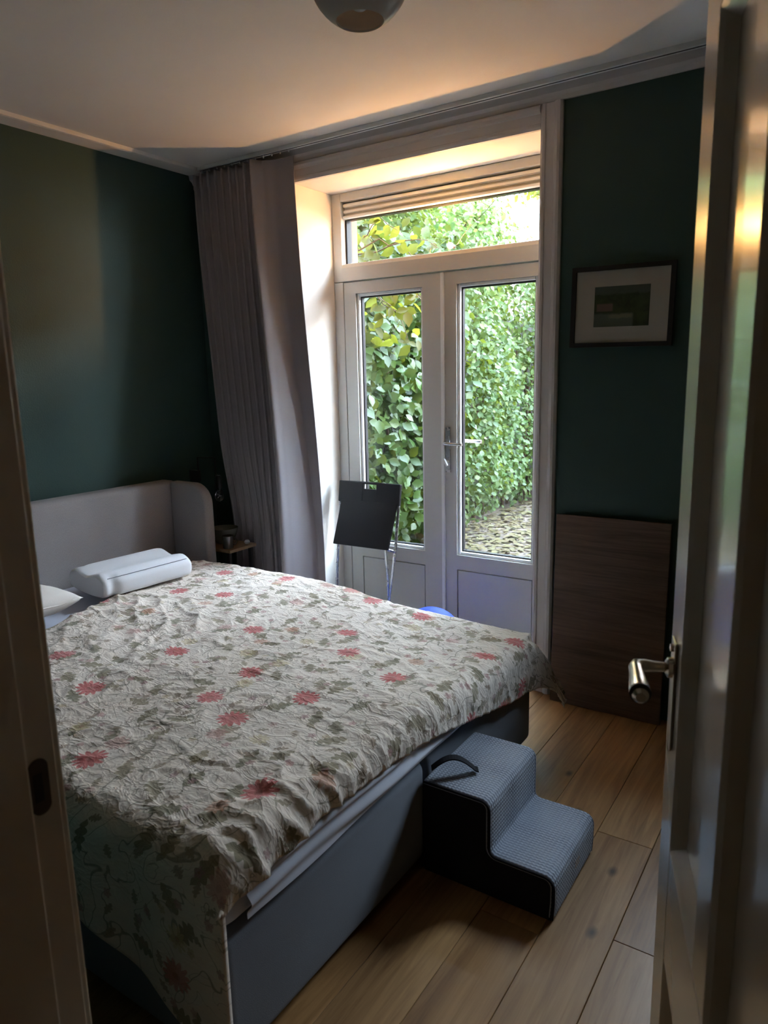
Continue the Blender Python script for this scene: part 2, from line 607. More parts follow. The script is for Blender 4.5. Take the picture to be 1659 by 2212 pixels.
rv = rv.build('trim_3', 'reveal', bevel=0.002, seg=1)
tag(rv, 'pale plaster reveal lining the deep garden door recess', 'trim', kind='structure')
wr = B(XR, XR + 0.1, YN - 0.2, YW + 0.1, 0, ZC).build('wall_right', 'green')
tag(wr, 'dark green wall hidden behind the open bedroom door', 'wall', kind='structure')
DX0, DX1, DZ = -0.80, 0.045, 2.12
wn_ = MB()
wn_.box(XL - 0.1, DX0, 0.32, YN, 0, ZC)
wn_.box(DX1, XR + 0.1, 0.32, YN, 0, ZC)
wn_.box(DX0, DX1, 0.32, YN, DZ, ZC)
wn_.box(-1.6, XR + 0.1, 0.32, 0.36, ZC - 0.01, 2.79)
wn_ = wn_.build('wall_near', 'green')
tag(wn_, 'dark green wall with the bedroom doorway the view looks through', 'wall', kind='structure')
ob = MB()
ob.box(-8, RX0 + 0.03, 3.46, 3.56, -0.1, 11)
ob.box(RX1 - 0.06, W2[0] + 0.03, 3.46, 3.56, -0.1, 11)
ob.box(W2[1] - 0.03, 6, 3.46, 3.56, -0.1, 11)
ob.box(W2[0] + 0.03, W2[1] - 0.03, 3.46, 3.56, -0.1, W2[2] + 0.03)
ob.box(W2[0] + 0.03, W2[1] - 0.03, 3.46, 3.56, W2[3] - 0.03, 11)
ob.box(RX0 + 0.03, RX1 - 0.06, 3.46, 3.56, 2.45, 11)
ob = ob.build('wall_outer', 'brick')
tag(ob, 'outer brick facade around the garden doors', 'wall', kind='structure')
# hall shell around the camera
hs = MB()
hs.box(-1.55, -1.45, -1.7, 0.33, -0.08, 2.75)
hs.box(0.55, 0.65, -1.7, 0.33, -0.08, 2.75)
hs.box(-1.55, 0.65, -1.8, -1.68, -0.08, 2.75)
hs = hs.build('wall_hall', 'hall')
tag(hs, 'beige hall walls behind the viewpoint', 'wall', kind='structure')
hc = B(-1.55, 0.66, -1.8, 0.34, 2.7, 2.8).build('ceiling_hall', 'ceiling')
tag(hc, 'white hall ceiling behind the viewpoint', 'ceiling', kind='structure')

# ---- moulded casing round the recess
prof = [(0, 0), (0, 0.012), (0.010, 0.018), (0.020, 0.018), (0.024, 0.013), (0.058, 0.015), (0.064, 0.022), (0.075, 0.026), (0.086, 0.024), (0.094, 0.014), (0.094, 0)]
cs = tag(empty('trim_4', (RX1, YW, 0)), 'white moulded casing round the garden door recess', 'trim', kind='structure')
part(MB().prism([(RX1 + a, YW - b) for a, b in prof], 'Z', 0, RZ1 + 0.094), 'casing_upright', 'trim', cs)
part(MB().prism([(RX0 - a, YW - b) for a, b in prof], 'Z', 0, RZ1 + 0.094), 'casing_upright', 'trim', cs)
part(MB().prism([(YW - b - 0.0008, RZ1 + a) for a, b in prof], 'X', RX0 - 0.0, RX1 + 0.0), 'casing_head', 'trim', cs)
# ---- baseboard on the visible wall piece
bb = B(RX1 + 0.096, XR, YW - 0.014, YW - 0.0005, 0.002, 0.07).build('baseboard_back', 'green', bevel=0.003)
tag(bb, 'low dark green baseboard behind the leaning wood board', 'baseboard', kind='structure')

# ================================================================== GARDEN DOORS AND TRANSOM
fr = tag(empty('window_1', (-1.865, YF, 2.01)), 'wide white transom window with slatted vent above the garden doors', 'window', kind='structure')
fx0, fx1 = RX0 + 0.001, RX1 - 0.001
part(B(fx0, fx0 + 0.060, YF, 3.45, 2.012, 2.478), 'frame_jamb', 'upvc', fr, bevel=0.003)
part(B(fx1 - 0.056, fx1, YF, 3.45, 2.012, 2.478), 'frame_jamb', 'upvc', fr, bevel=0.003)
part(B(fx0 + 0.060, fx1 - 0.056, YF, 3.45, 2.434, 2.478), 'frame_head', 'upvc', fr, bevel=0.003)
tb_ = MB().prism([(YF - 0.006, 2.012), (YF - 0.006, 2.085), (YF + 0.004, 2.106), (3.45, 2.108), (3.45, 2.012)], 'X', fx0 + 0.060, fx1 - 0.056)
part(tb_, 'transom_bar', 'upvc', fr, bevel=0.002, seg=1)
part(B(fx0 + 0.064, fx1 - 0.058, 3.418, 3.428, 2.109, 2.343), 'glass_pane', 'pane', fr)
part(MB().box(fx0 + 0.060, fx0 + 0.072, 3.400, 3.4465, 2.109, 2.343).box(fx0 + 0.072, fx1 - 0.058, 3.405, 3.4465, 2.3435, 2.350), 'gasket', 'gasket', fr)
# slatted vent box above the pane
vb = part(B(fx0 + 0.062, fx1 - 0.058, 3.398, 3.446, 2.350, 2.432), 'vent_box', 'upvc', fr, bevel=0.002)
for z0, z1, yo in ((2.405, 2.424, 0.020), (2.375, 2.392, 0.016), (2.346, 2.362, 0.022)):
    sub(MB().prism([(3.3975, z0), (3.3975 - yo, z0 + 0.003), (3.3975 - yo, z1 - 0.002), (3.3975, z1)], 'X', fx0 + 0.066, fx1 - 0.06), 'vent_slat', 'bead', vb)

# ---- second window
w2e = tag(empty('window_2', (-0.11, YF, W2[2])), 'plain white casement window behind the open bedroom door', 'window', kind='structure')
a0, a1, c0, c1 = W2
part(B(a0, a0 + 0.06, YF, 3.45, c0, c1), 'frame_jamb', 'upvc', w2e, bevel=0.003)
part(B(a1 - 0.06, a1, YF, 3.45, c0, c1), 'frame_jamb', 'upvc', w2e, bevel=0.003)
part(B(a0 + 0.0602, a1 - 0.0602, YF, 3.45, c1 - 0.06, c1), 'frame_head', 'upvc', w2e, bevel=0.003)
part(B(a0 + 0.0602, a1 - 0.0602, YF, 3.45, c0, c0 + 0.06), 'frame_sill', 'upvc', w2e, bevel=0.003)
part(B(a0 + 0.06, a1 - 0.06, 3.41, 3.418, c0 + 0.06, c1 - 0.06), 'glass_pane', 'pane', w2e)
part(B(a0 - 0.03, a1 + 0.03, YW - 0.05, YF - 0.001, c0 - 0.025, c0 - 0.0005), 'window_sill', 'trim', w2e, bevel=0.004)
part(B(a0 - 0.055, a0 - 0.001, YW - 0.02, YW - 0.0005, c0, c1 + 0.08), 'casing_upright', 'trim', w2e, bevel=0.004)
part(B(a1 + 0.001, a1 + 0.08, YW - 0.02, YW - 0.0005, c0, c1 + 0.08), 'casing_upright', 'trim', w2e, bevel=0.004)
part(B(a0, a1, YW - 0.02, YW - 0.0005, c1 + 0.001, c1 + 0.08), 'casing_head', 'trim', w2e, bevel=0.004)

XM = -1.835
gd = tag(empty('door_1', (XM, YF, 0)), 'pair of white glazed garden doors with panelled bottoms', 'door', kind='structure')
part(B(fx0, fx0 + 0.062, YF, 3.45, 0.0, 2.010), 'frame_jamb', 'upvc', gd, bevel=0.003)
part(B(fx1 - 0.052, fx1, YF, 3.45, 0.0, 2.010), 'frame_jamb', 'upvc', gd, bevel=0.003)
part(B(fx0, fx1, YW + 0.02, 3.45, 0.0005, 0.030), 'threshold', 'upvc', gd, bevel=0.003)


def leaf(x0, x1, gx0, gx1, name):
    y0, y1 = YF + 0.003, 3.43
    z0, z1 = 0.034, 2.006
    gz0, gz1, pz0, pz1 = 0.522, 1.944, 0.136, 0.440
    b = MB()
    b.box(x0, gx0, y0, y1, z0, z1)
    b.box(gx1, x1, y0, y1, z0, z1)
    b.box(gx0, gx1, y0, y1, gz1, z1)
    b.box(gx0, gx1, y0, y1, pz1, gz0)
    b.box(gx0, gx1, y0, y1, z0, pz0)
    lf = part(b, 'door_leaf', 'upvc', gd)
    # dark rebate behind panel gives the groove line; panel floats in it
    sub(B(gx0, gx1, y0 + 0.018, y1 - 0.01, pz0, pz1), 'panel_rebate', 'gasket', lf)
    sub(B(gx0 + 0.0045, gx1 - 0.0045, y0 + 0.002, y0 + 0.0178, pz0 + 0.0045, pz1 - 0.0045), 'panel', 'upvc', lf, bevel=0.002, seg=1)
    # glazing beads (bevelled strips), gasket, glass
    w = 0.016
    for q, (a0, a1, c0, c1) in enumerate(((gx0, gx0 + w, gz0, gz1), (gx1 - w, gx1, gz0, gz1), (gx0 + w, gx1 - w, gz0, gz0 + w), (gx0 + w, gx1 - w, gz1 - w, gz1))):
        sub(B(a0, a1, y0 + 0.012, y0 + 0.034, c0, c1), 'glazing_bead', 'bead', lf, bevel=0.004)
    g = MB()
    ga, gb, gc, gd_ = gx0 + w, gx1 - w, gz0 + w, gz1 - w
    t = 0.007
    for yy in ((y0 + 0.030, y0 + 0.052),):
        g.box(ga, ga + t, yy[0], yy[1], gc, gd_)
        g.box(gb - t, gb, yy[0], yy[1], gc, gd_)
        g.box(ga + t, gb - t, yy[0], yy[1], gc, gc + t)
        g.box(ga + t, gb - t, yy[0], yy[1], gd_ - t, gd_)
    sub(g, 'gasket', 'gasket', lf)
    sub(B(ga + t * 0.5, gb - t * 0.5, y0 + 0.038, y0 + 0.042, gc + t * 0.5, gd_ - t * 0.5), 'glass_pane', 'pane', lf)
    return lf


la = leaf(fx0 + 0.065, XM - 0.002, -2.391, -1.962, 'left')
lb = leaf(XM + 0.002, fx1 - 0.055, -1.761, -1.325, 'right')
sub(B(XM - 0.012, XM + 0.006, YF - 0.012, YF + 0.0025, 0.036, 2.004), 'astragal_strip', 'bead', la, bevel=0.003)
# window handle on the right leaf
hp = sub(B(-1.824, -1.796, YF - 0.006, YF + 0.0025, 0.975, 1.218), 'handle_plate', 'chrome', lb, bevel=0.002)
sub(MB().tube([(-1.811, YF - 0.006, 1.133), (-1.811, YF - 0.046, 1.133), (-1.806, YF - 0.054, 1.133), (-1.795, YF - 0.056, 1.133), (-1.70, YF - 0.056, 1.131)], [0.009, 0.009, 0.009, 0.008, 0.0075]), 'lever', 'chrome', lb, smooth='angle')
sub(MB().tube([(-1.811, 3.445, 1.133), (-1.811, 3.485, 1.133), (-1.806, 3.493, 1.133), (-1.795, 3.495, 1.133), (-1.680, 3.495, 1.131)], [0.009, 0.009, 0.010, 0.010, 0.0095]), 'outer_lever', 'chrome', lb, smooth='angle')
sub(MB().tube([(-1.812, YF - 0.006, 1.030), (-1.812, YF - 0.020, 1.030)], 0.010, 14).add(
    [(-1.826, YF - 0.034, 1.046), (-1.818, YF - 0.034, 1.050), (-1.799, YF - 0.034, 1.016), (-1.806, YF - 0.034, 1.011), (-1.826, YF - 0.020, 1.046), (-1.818, YF - 0.020, 1.050), (-1.799, YF - 0.020, 1.016), (-1.806, YF - 0.020, 1.011)],
    [(0, 1, 2, 3), (7, 6, 5, 4), (0, 4, 5, 1), (1, 5, 6, 2), (2, 6, 7, 3), (3, 7, 4, 0)]), 'thumb_turn', 'bead', lb)

# ================================================================== BEDROOM DOOR (open, right) AND ITS FRAME
HX, HY, LW = 0.02, 0.42, 0.7675
ang = math.atan2(0.73, -0.237)
d2 = tag(empty('door_2', (HX, HY, 0), ang), 'glossy cream panelled bedroom door standing open at right', 'door', kind='structure')
z0, z1 = 0.012, 2.09
xs = [0.0, 0.115, 0.345, 0.425, 0.655, LW]
zs = [z0, 0.24, 0.585, 0.775, 1.93, z1]
TH = 0.04
def dpart(mb, n, mt='cream_door', **kw):
    return mb.build(n, mt, d2, **kw)
dpart(B(xs[0], xs[1], -TH, 0, z0, z1), 'stile', bevel=0.003)
dpart(B(xs[4], xs[5], -TH, 0, z0, z1), 'stile', bevel=0.003)
for a, b_ in ((0, 1), (2, 3), (4, 5)):
    dpart(B(xs[1] + 0.0002, xs[4] - 0.0002, -TH, -0.0002, zs[a], zs[b_]), 'rail', bevel=0.002)
for a, b_ in ((1, 2), (3, 4)):
    dpart(B(xs[2], xs[3], -TH, -0.0004, zs[a] + 0.0002, zs[b_] - 0.0002), 'muntin', bevel=0.002)
DEP = 0.021
for (xa, xb) in ((xs[1], xs[2]), (xs[3], xs[4])):
    for a, b_ in ((1, 2), (3, 4)):
        za, zb = zs[a], zs[b_]
        pn = dpart(B(xa, xb, -TH + 0.008, -DEP, za, zb), 'panel')
        # sloped moulding round the recess
        w = 0.020
        mo = MB()
        o_ = [(xa, -0.001, za), (xb, -0.001, za), (xb, -0.001, zb), (xa, -0.001, zb)]
        md = [(xa + w * 0.3, -0.006, za + w * 0.3), (xb - w * 0.3, -0.006, za + w * 0.3), (xb - w * 0.3, -0.006, zb - w * 0.3), (xa + w * 0.3, -0.006, zb - w * 0.3)]
        i_ = [(xa + w, -DEP + 0.0003, za + w), (xb - w, -DEP + 0.0003, za + w), (xb - w, -DEP + 0.0003, zb - w), (xa + w, -DEP + 0.0003, zb - w)]
        fs = []
        for q in range(4):
            q2 = (q + 1) % 4
            fs += [(q, q2, 4 + q2, 4 + q), (4 + q, 4 + q2, 8 + q2, 8 + q)]
        mo.add(o_ + md + i_, fs)
        mo.build('panel_moulding', 'cream_door', pn)
# lever handle
hx = LW - 0.058
ro = dpart(MB().box(hx - 0.019, hx + 0.019, 0.0005, 0.005, 0.92, 1.095), 'handle_plate', 'nickel', bevel=0.002)
MB().lathe([(0.0, 0.0), (0.016, 0.0), (0.016, 0.006), (0.010, 0.010), (0.0, 0.010)], (hx, 0.005, 1.05), 20, 'Y').build('collar', 'nickel', ro, smooth='angle')
MB().tube([(hx, 0.010, 1.05), (hx, 0.030, 1.05), (hx, 0.046, 1.05), (hx - 0.004, 0.055, 1.05), (hx - 0.014, 0.058, 1.05)], [0.0075, 0.008, 0.010, 0.0115, 0.011], 16).build('lever_neck', 'nickel', ro, smooth='angle')
MB().tube([(hx - 0.012, 0.058, 1.05), (hx - 0.03, 0.058, 1.050), (hx - 0.06, 0.058, 1.0495), (hx - 0.088, 0.058, 1.049), (hx - 0.098, 0.058, 1.049)], [0.0105, 0.0105, 0.0125, 0.0145, 0.0135], 18).build('lever_grip', 'nickel', ro, smooth='angle')
MB().tube([(hx - 0.098, 0.058, 1.049), (hx - 0.103, 0.058, 1.049)], 0.0150, 18).build('dark_ring', 'black_metal', ro, smooth='angle')
MB().tube([(hx - 0.103, 0.058, 1.049), (hx - 0.110, 0.058, 1.049), (hx - 0.117, 0.058, 1.049)], [0.010, 0.0115, 0.007], 18).build('end_cap', 'nickel', ro, smooth='angle')
MB().lathe([(0.0, 0.0), (0.006, 0.0), (0.006, 0.004), (0.0, 0.005)], (hx, 0.005, 1.082), 12, 'Y').build('screw', 'nickel', ro)

jb = tag(empty('trim_5', (-0.79, 0.40, 0)), 'cream painted latch side jamb of the bedroom doorway at left', 'trim', kind='structure')
part(B(-0.825, -0.790, 0.300, 0.4465, 0.001, DZ), 'jamb_board', 'jamb', jb, bevel=0.003)
part(B(-0.7899, -0.776, 0.300, 0.404, 0.001, DZ - 0.02), 'door_stop', 'jamb', jb, bevel=0.003)
part(B(-0.885, -0.8055, 0.4505, 0.462, 0.001, DZ + 0.06), 'architrave', 'jamb', jb, bevel=0.003)
sp = part(MB().prism([(-0.0125 * math.cos(t) * 1.0 + 0.421, 1.018 + (0.024 if math.sin(t) > 0 else -0.024) + 0.0125 * math.sin(t)) for t in [2 * math.pi * q / 24 for q in range(24)]], 'X', -0.7898, -0.7882), 'strike_plate', 'darkbrass', jb)
sub(B(-0.7881, -0.7875, 0.4135, 0.4245, 1.000, 1.036), 'latch_hole', 'black', sp)
j2 = tag(empty('trim_6', (0.035, 0.38, 0)), 'cream painted hinge side jamb of the bedroom doorway', 'trim', kind='structure')
part(B(0.035, 0.06, 0.30, 0.40, 0.001, DZ), 'jamb_board', 'jamb', j2, bevel=0.003)
part(B(-0.789, 0.0345, 0.30, 0.4465, 2.10, DZ), 'jamb_head', 'jamb', j2, bevel=0.003)

# ================================================================== BED
BX0, BX1, BY0, BY1 = -3.14, -1.0, 0.86, 2.56
bed = tag(empty('bed', (-2.1, 1.71, 0)), 'double box spring bed with grey winged headboard and blue-grey base', 'bed')
ym = 1.712
part(B(BX0, BX1, BY0, ym - 0.003, 0.025, 0.355), 'base_box', 'base_fabric', bed, bevel=0.035, seg=5, smooth='angle')
part(B(BX0, BX1 - 0.003, ym + 0.003, BY1, 0.025, 0.355), 'base_box', 'base_fabric', bed, bevel=0.030, seg=5, smooth='angle')
for lx in (BX0 + 0.12, BX1 - 0.12):
    for ly in (BY0 + 0.12, BY1 - 0.12):
        part(MB().tube([(lx, ly, 0.001), (lx, ly, 0.026)], 0.03, 14), 'leg', 'black', bed, smooth='angle')
ZM = 0.528


def mattress(u, v):
    # a rounded slab: u round the section in XZ order, built as superellipse box
    return None


mt = MB().box(BX0 + 0.01, BX1 + 0.006, BY0 - 0.004, BY1 + 0.004, 0.3565, ZM)
mt.v = [(a, b, c - (0.065 if (c > 0.5 and a > -1.5 and b > 2.0) else 0.0)) for a, b, c in mt.v]
part(mt, 'mattress', 'sheet', bed, bevel=0.055, seg=5, smooth='angle')
# gathered edge of fitted sheet at the foot
def sheet_fold(u, v):
    y = 0.93 + u * 1.05
    h = 0.372 + v * 0.11
    wob = 0.010 * noise.noise(Vector((y * 3, v * 3.0, 2.0))) + 0.005 * math.sin(v * 15 + y * 2.5)
    return (BX1 + 0.012 + wob + 0.010 * math.sin(v * math.pi), y, h)
part(MB().grid(sheet_fold, 90, 24), 'fitted_sheet_edge', 'sheet', bed, smooth=True, fix=False)

# headboard: upholstered panel and two rounded wings
HB = 0.945
part(B(XL + 0.005, -3.150, 0.74, 2.66, 0.03, HB), 'headboard', 'grey_fabric', bed, bevel=0.028, seg=5, smooth='angle')


def wing(y0, y1):
    pts = [(-3.1495, 0.03), (-2.875, 0.03), (-2.872, 0.72)]
    for q in range(0, 10):
        t = q / 9 * math.pi / 2
        pts.append((-2.985 + 0.113 * math.cos(t), 0.832 + 0.112 * math.sin(t)))
    pts += [(-3.1495, HB)]
    return MB().prism(pts, 'Y', y0, y1)


part(wing(2.600, 2.664), 'headboard_wing', 'grey_fabric', bed, bevel=0.018, seg=4, smooth='angle')
part(wing(0.738, 0.795), 'headboard_wing', 'grey_fabric', bed, bevel=0.018, seg=4, smooth='angle')


# ---- duvet with floral print
def mat_duvet():
    t = NT('floral_cotton_print')
    uv = t.n('UVMap').outputs[0]
    warp = t.n('TexNoise')
    t.put(warp.inputs['Vector'], uv)
    warp.inputs['Scale'].default_value = 9.0
    wv = t.vmath('SCALE', t.vmath('SUBTRACT', warp.outputs['Color'], (0.5, 0.5, 0.5)))
    wv.node.inputs['Scale'].default_value = 0.03
    uvw = t.vmath('ADD', uv, wv)

    def cells(scale, off, rnd=0.85):
        p = t.vmath('ADD', t.vmath('MULTIPLY', uvw, (scale, scale, 0)), off)
        v = t.n('TexVoronoi', feature='F1')
        v.voronoi_dimensions = '2D'
        v.inputs['Scale'].default_value = 1.0
        v.inputs['Randomness'].default_value = rnd
        t.put(v.inputs['Vector'], p)
        loc = t.vmath('SUBTRACT', p, v.outputs['Position'])
        sx = t.n('SeparateXYZ')
        t.put(sx.inputs[0], loc)
        cx = t.n('SeparateColor')
        t.put(cx.inputs[0], v.outputs['Color'])
        return sx.outputs[0], sx.outputs[1], cx.outputs[0], cx.outputs[1], cx.outputs[2]

    def step(x, e0, e1):
        nd = t.n('MapRange')
        nd.interpolation_type = 'SMOOTHSTEP'
        t.put(nd.inputs['Value'], x)
        t.put(nd.inputs['From Min'], e0)
        t.put(nd.inputs['From Max'], e1)
        return nd.outputs[0]

    base = t.mix(t.noise(uv, 3.0, 3), (0.70, 0.61, 0.53, 1), (0.76, 0.68, 0.61, 1))
    # vines
    nv = t.noise(t.mapping(uv, (1, 1, 1), (3.1, 1.7, 0)), 7.5, 2.0, 0.5, 0.8)
    nv2 = t.noise(t.mapping(uv, (1, 1, 1), (9.1, 5.7, 0)), 12.0, 1.5, 0.5, 1.2)
    vine = t.math('SUBTRACT', 1.0, step(t.math('ABSOLUTE', t.math('SUBTRACT', nv, 0.5)), 0.004, 0.012), clamp=True)
    vine2 = t.math('SUBTRACT', 1.0, step(t.math('ABSOLUTE', t.math('SUBTRACT', nv2, 0.47)), 0.004, 0.010), clamp=True)
    gate = step(t.noise(uv, 4.1, 2), 0.42, 0.50)
    col = t.mix(t.math('MULTIPLY', vine, 0.75), base, (0.24, 0.21, 0.15, 1))
    col = t.mix(t.math('MULTIPLY', t.math('MULTIPLY', vine2, gate), 0.65), col, (0.30, 0.25, 0.19, 1))

    # leaves, two sizes
    def leaves(col, scale, off, length, width, ca, cb, present):
        lx, ly, a, b, c = cells(scale, off)
        th = t.math('MULTIPLY', a, 6.28318)
        cs_, sn_ = t.math('COSINE', th), t.math('SINE', th)
        px = t.math('ADD', t.math('MULTIPLY', lx, cs_), t.math('MULTIPLY', ly, sn_))
        py = t.math('SUBTRACT', t.math('MULTIPLY', ly, cs_), t.math('MULTIPLY', lx, sn_))
        q = t.math('DIVIDE', px, length)
        env = t.math('SUBTRACT', 1.0, t.math('MULTIPLY', q, q))
        lob = t.math('MULTIPLY_ADD', t.math('ABSOLUTE', t.math('SINE', t.math('MULTIPLY', q, 6.5))), 0.55, 0.5)
        wd = t.math('MULTIPLY', t.math('MULTIPLY', env, lob), width)
        dd = t.math('SUBTRACT', wd, t.math('ABSOLUTE', py))
        mk = step(dd, 0.0, 0.02)
        mk = t.math('MULTIPLY', mk, t.math('LESS_THAN', c, present))
        rib = step(t.math('ABSOLUTE', py), 0.004, 0.014)
        lc = t.mix(b, ca, cb)
        lc = t.mix(t.math('MULTIPLY', t.math('SUBTRACT', 1.0, rib), 0.35), lc, (0.16, 0.14, 0.10, 1))
        return t.mix(t.math('MULTIPLY', mk, 0.9), col, lc)

    col = leaves(col, 8.0, (2.3, 7.7, 0), 0.34, 0.19, (0.22, 0.20, 0.13, 1), (0.34, 0.28, 0.19, 1), 0.80)
    col = leaves(col, 13.0, (12.3, 4.1, 0), 0.30, 0.15, (0.30, 0.26, 0.18, 1), (0.40, 0.30, 0.23, 1), 0.62)

    # flowers
    def flowers(col, scale, off, rad, petals, ramp, present, strength):
        lx, ly, a, b, c = cells(scale, off, 0.75)
        rr = t.math('SQRT', t.math('ADD', t.math('MULTIPLY', lx, lx), t.math('MULTIPLY', ly, ly)))
        th = t.math('ADD', t.math('ARCTAN2', ly, lx), t.math('MULTIPLY', a, 6.28))
        pet = t.math('ABSOLUTE', t.math('COSINE', t.math('MULTIPLY', th, petals / 2.0)))
        lim = t.math('MULTIPLY', t.math('ADD', t.math('MULTIPLY_ADD', pet, 0.40, 0.50), t.math('MULTIPLY', t.noise(uv, 55, 2), 0.28)), rad)
        mk = step(t.math('SUBTRACT', lim, rr), 0.0, 0.016)
        mk = t.math('MULTIPLY', mk, t.math('LESS_THAN', c, present))
        pc = t.ramp(b, ramp, 'CONSTANT')
        ring = t.math('ABSOLUTE', t.math('COSINE', t.math('ADD', t.math('MULTIPLY', th, petals), t.math('MULTIPLY', rr, 30.0))))
        pc = t.mix(t.math('MULTIPLY', ring, 0.35), pc, t.mix(1.0, pc, (0.62, 0.45, 0.45, 1), 'MULTIPLY'))
        ctr = t.math('LESS_THAN', rr, rad * 0.22)
        pc = t.mix(t.math('MULTIPLY', ctr, 0.5), pc, (0.30, 0.10, 0.07, 1))
        return t.mix(t.math('MULTIPLY', mk, strength), col, pc)

    col = flowers(col, 15.0, (1.9, 31.0, 0), 0.20, 5, [(0, (0.50, 0.30, 0.28)), (0.35, (0.60, 0.44, 0.40)), (0.6, (0.42, 0.27, 0.26)), (0.8, (0.58, 0.50, 0.33))], 0.33, 0.75)
    col = flowers(col, 4.9, (5.2, 3.3, 0), 0.155, 10, [(0, (0.58, 0.30, 0.19)), (0.4, (0.60, 0.36, 0.32)), (0.7, (0.62, 0.53, 0.30))], 0.52, 0.62)
    col = flowers(col, 3.6, (0.35, 0.62, 0), 0.165, 13, [(0, (0.56, 0.105, 0.105)), (0.45, (0.60, 0.15, 0.15)), (0.8, (0.58, 0.27, 0.23))], 0.76, 0.85)
    # crumple relief of washed cotton
    w1 = t.noise(t.mapping(uv, (9.0, 17.0, 1), (0, 0, 0), (0, 0, 0.45)), 1.0, 3, 0.55, 0.7)
    w1 = t.math('POWER', t.math('SUBTRACT', 1.0, t.math('MULTIPLY', t.math('ABSOLUTE', t.math('SUBTRACT', w1, 0.5)), 4.0), clamp=True), 3.0)
    w2 = t.noise(t.mapping(uv, (30.0, 44.0, 1), (4, 2, 0), (0, 0, 1.1)), 1.0, 2, 0.5, 0.5)
    w2 = t.math('POWER', t.math('SUBTRACT', 1.0, t.math('MULTIPLY', t.math('ABSOLUTE', t.math('SUBTRACT', w2, 0.5)), 4.0), clamp=True), 2.0)
    h = t.math('ADD', w1, t.math('MULTIPLY', w2, 0.35))
    nb = t.bump(h, 0.5, 0.005)
    return t.done(t.principled(col, 0.9, spec=0.2, normal=nb, sheen=0.15))


M['duvet'] = mat_duvet()
ZT = 0.548


def bend(a, r):
    """a: distance past the start of the curve -> (outwards, down)"""
    if a <= 0:
        return a, 0.0
    L = r * math.pi / 2
    if a < L:
        return r * math.sin(a / r), r * (1 - math.cos(a / r))
    return r, r + (a - L)


def smooth(e0, e1, x):
    q = min(1, max(0, (x - e0) / (e1 - e0)))
    return q * q * (3 - 2 * q)


def foot_drop(y):
    """how far the hem hangs below the top at the foot end, by y"""
    pts = [(0.70, 0.09), (0.95, 0.072), (1.13, 0.060), (1.5, 0.085), (1.95, 0.135), (2.3, 0.185), (2.6, 0.225), (2.95, 0.25)]
    for (a, b), (c, e) in zip(pts, pts[1:]):
        if y <= c:
            return b + (e - b) * max(0, (y - a) / (c - a))
    return pts[-1][1]


def near_drop(x):
    pts = [(-2.9, 0.10), (-2.2, 0.16), (-1.6, 0.24), (-1.44, 0.29), (-1.2, 0.39), (-1.05, 0.47), (-0.9, 0.50)]
    for (a, b), (c, e) in zip(pts, pts[1:]):
        if x <= c:
            return b + (e - b) * max(0, (x - a) / (c - a))
    return pts[-1][1]


RF = 0.065
EX, EY0, EY1 = -0.965, 0.838, 2.585


def duvet_base(s, tt):
    """s 0..1 head->foot hem, tt 0..1 near hem -> far hem"""
    # Y first, as cloth coordinate
    far_len = 0.20
    xg = -2.75 + s * (EX + 2.75)
    nd = near_drop(xg)
    c0 = EY0 + RF - (nd - RF + RF * math.pi / 2)
    rf = RF + 0.10 * smooth(-2.3, -1.05, xg)
    c1 = EY1 - rf + (max(far_len, rf + 0.03) - rf + rf * math.pi / 2)
    cy = c0 + tt * (c1 - c0)
    if cy < EY0 + RF:
        o, dn = bend(EY0 + RF - cy, RF)
        y = EY0 + RF - o
    elif cy > EY1 - rf:
        o, dn = bend(cy - (EY1 - rf), rf)
        y = EY1 - rf + o
    else:
        y, dn = cy, 0.0
    # head hem: pulled down towards the near side, reaching further up at the far side
    xh = -2.62 - 0.16 * smooth(1.35, 2.3, y) + 0.05 * math.sin(y * 5)
    if y > 2.2:
        xh -= 0.10 * smooth(2.2, 2.5, y)
    fd = foot_drop(y)
    cx1 = EX - RF + (fd - RF + RF * math.pi / 2)
    cx = xh + s * (cx1 - xh)
    if cx > EX - RF:
        o, dx = bend(cx - (EX - RF), RF)
        x = EX - RF + o
    else:
        x, dx = cx, 0.0
    if cy < EY0 + RF:                          # the hanging near side ends in a plain edge at the foot
        b_ = smooth(0.01, 0.10, dn)
        x = x * (1 - b_) + (xh + s * (EX - xh)) * b_
        dx *= 1 - b_
    slump = 0.060 * smooth(-2.25, -1.0, x) * smooth(1.6, 2.40, y)
    return x, y, ZT - dn - dx - slump, cx, cy, dn, dx


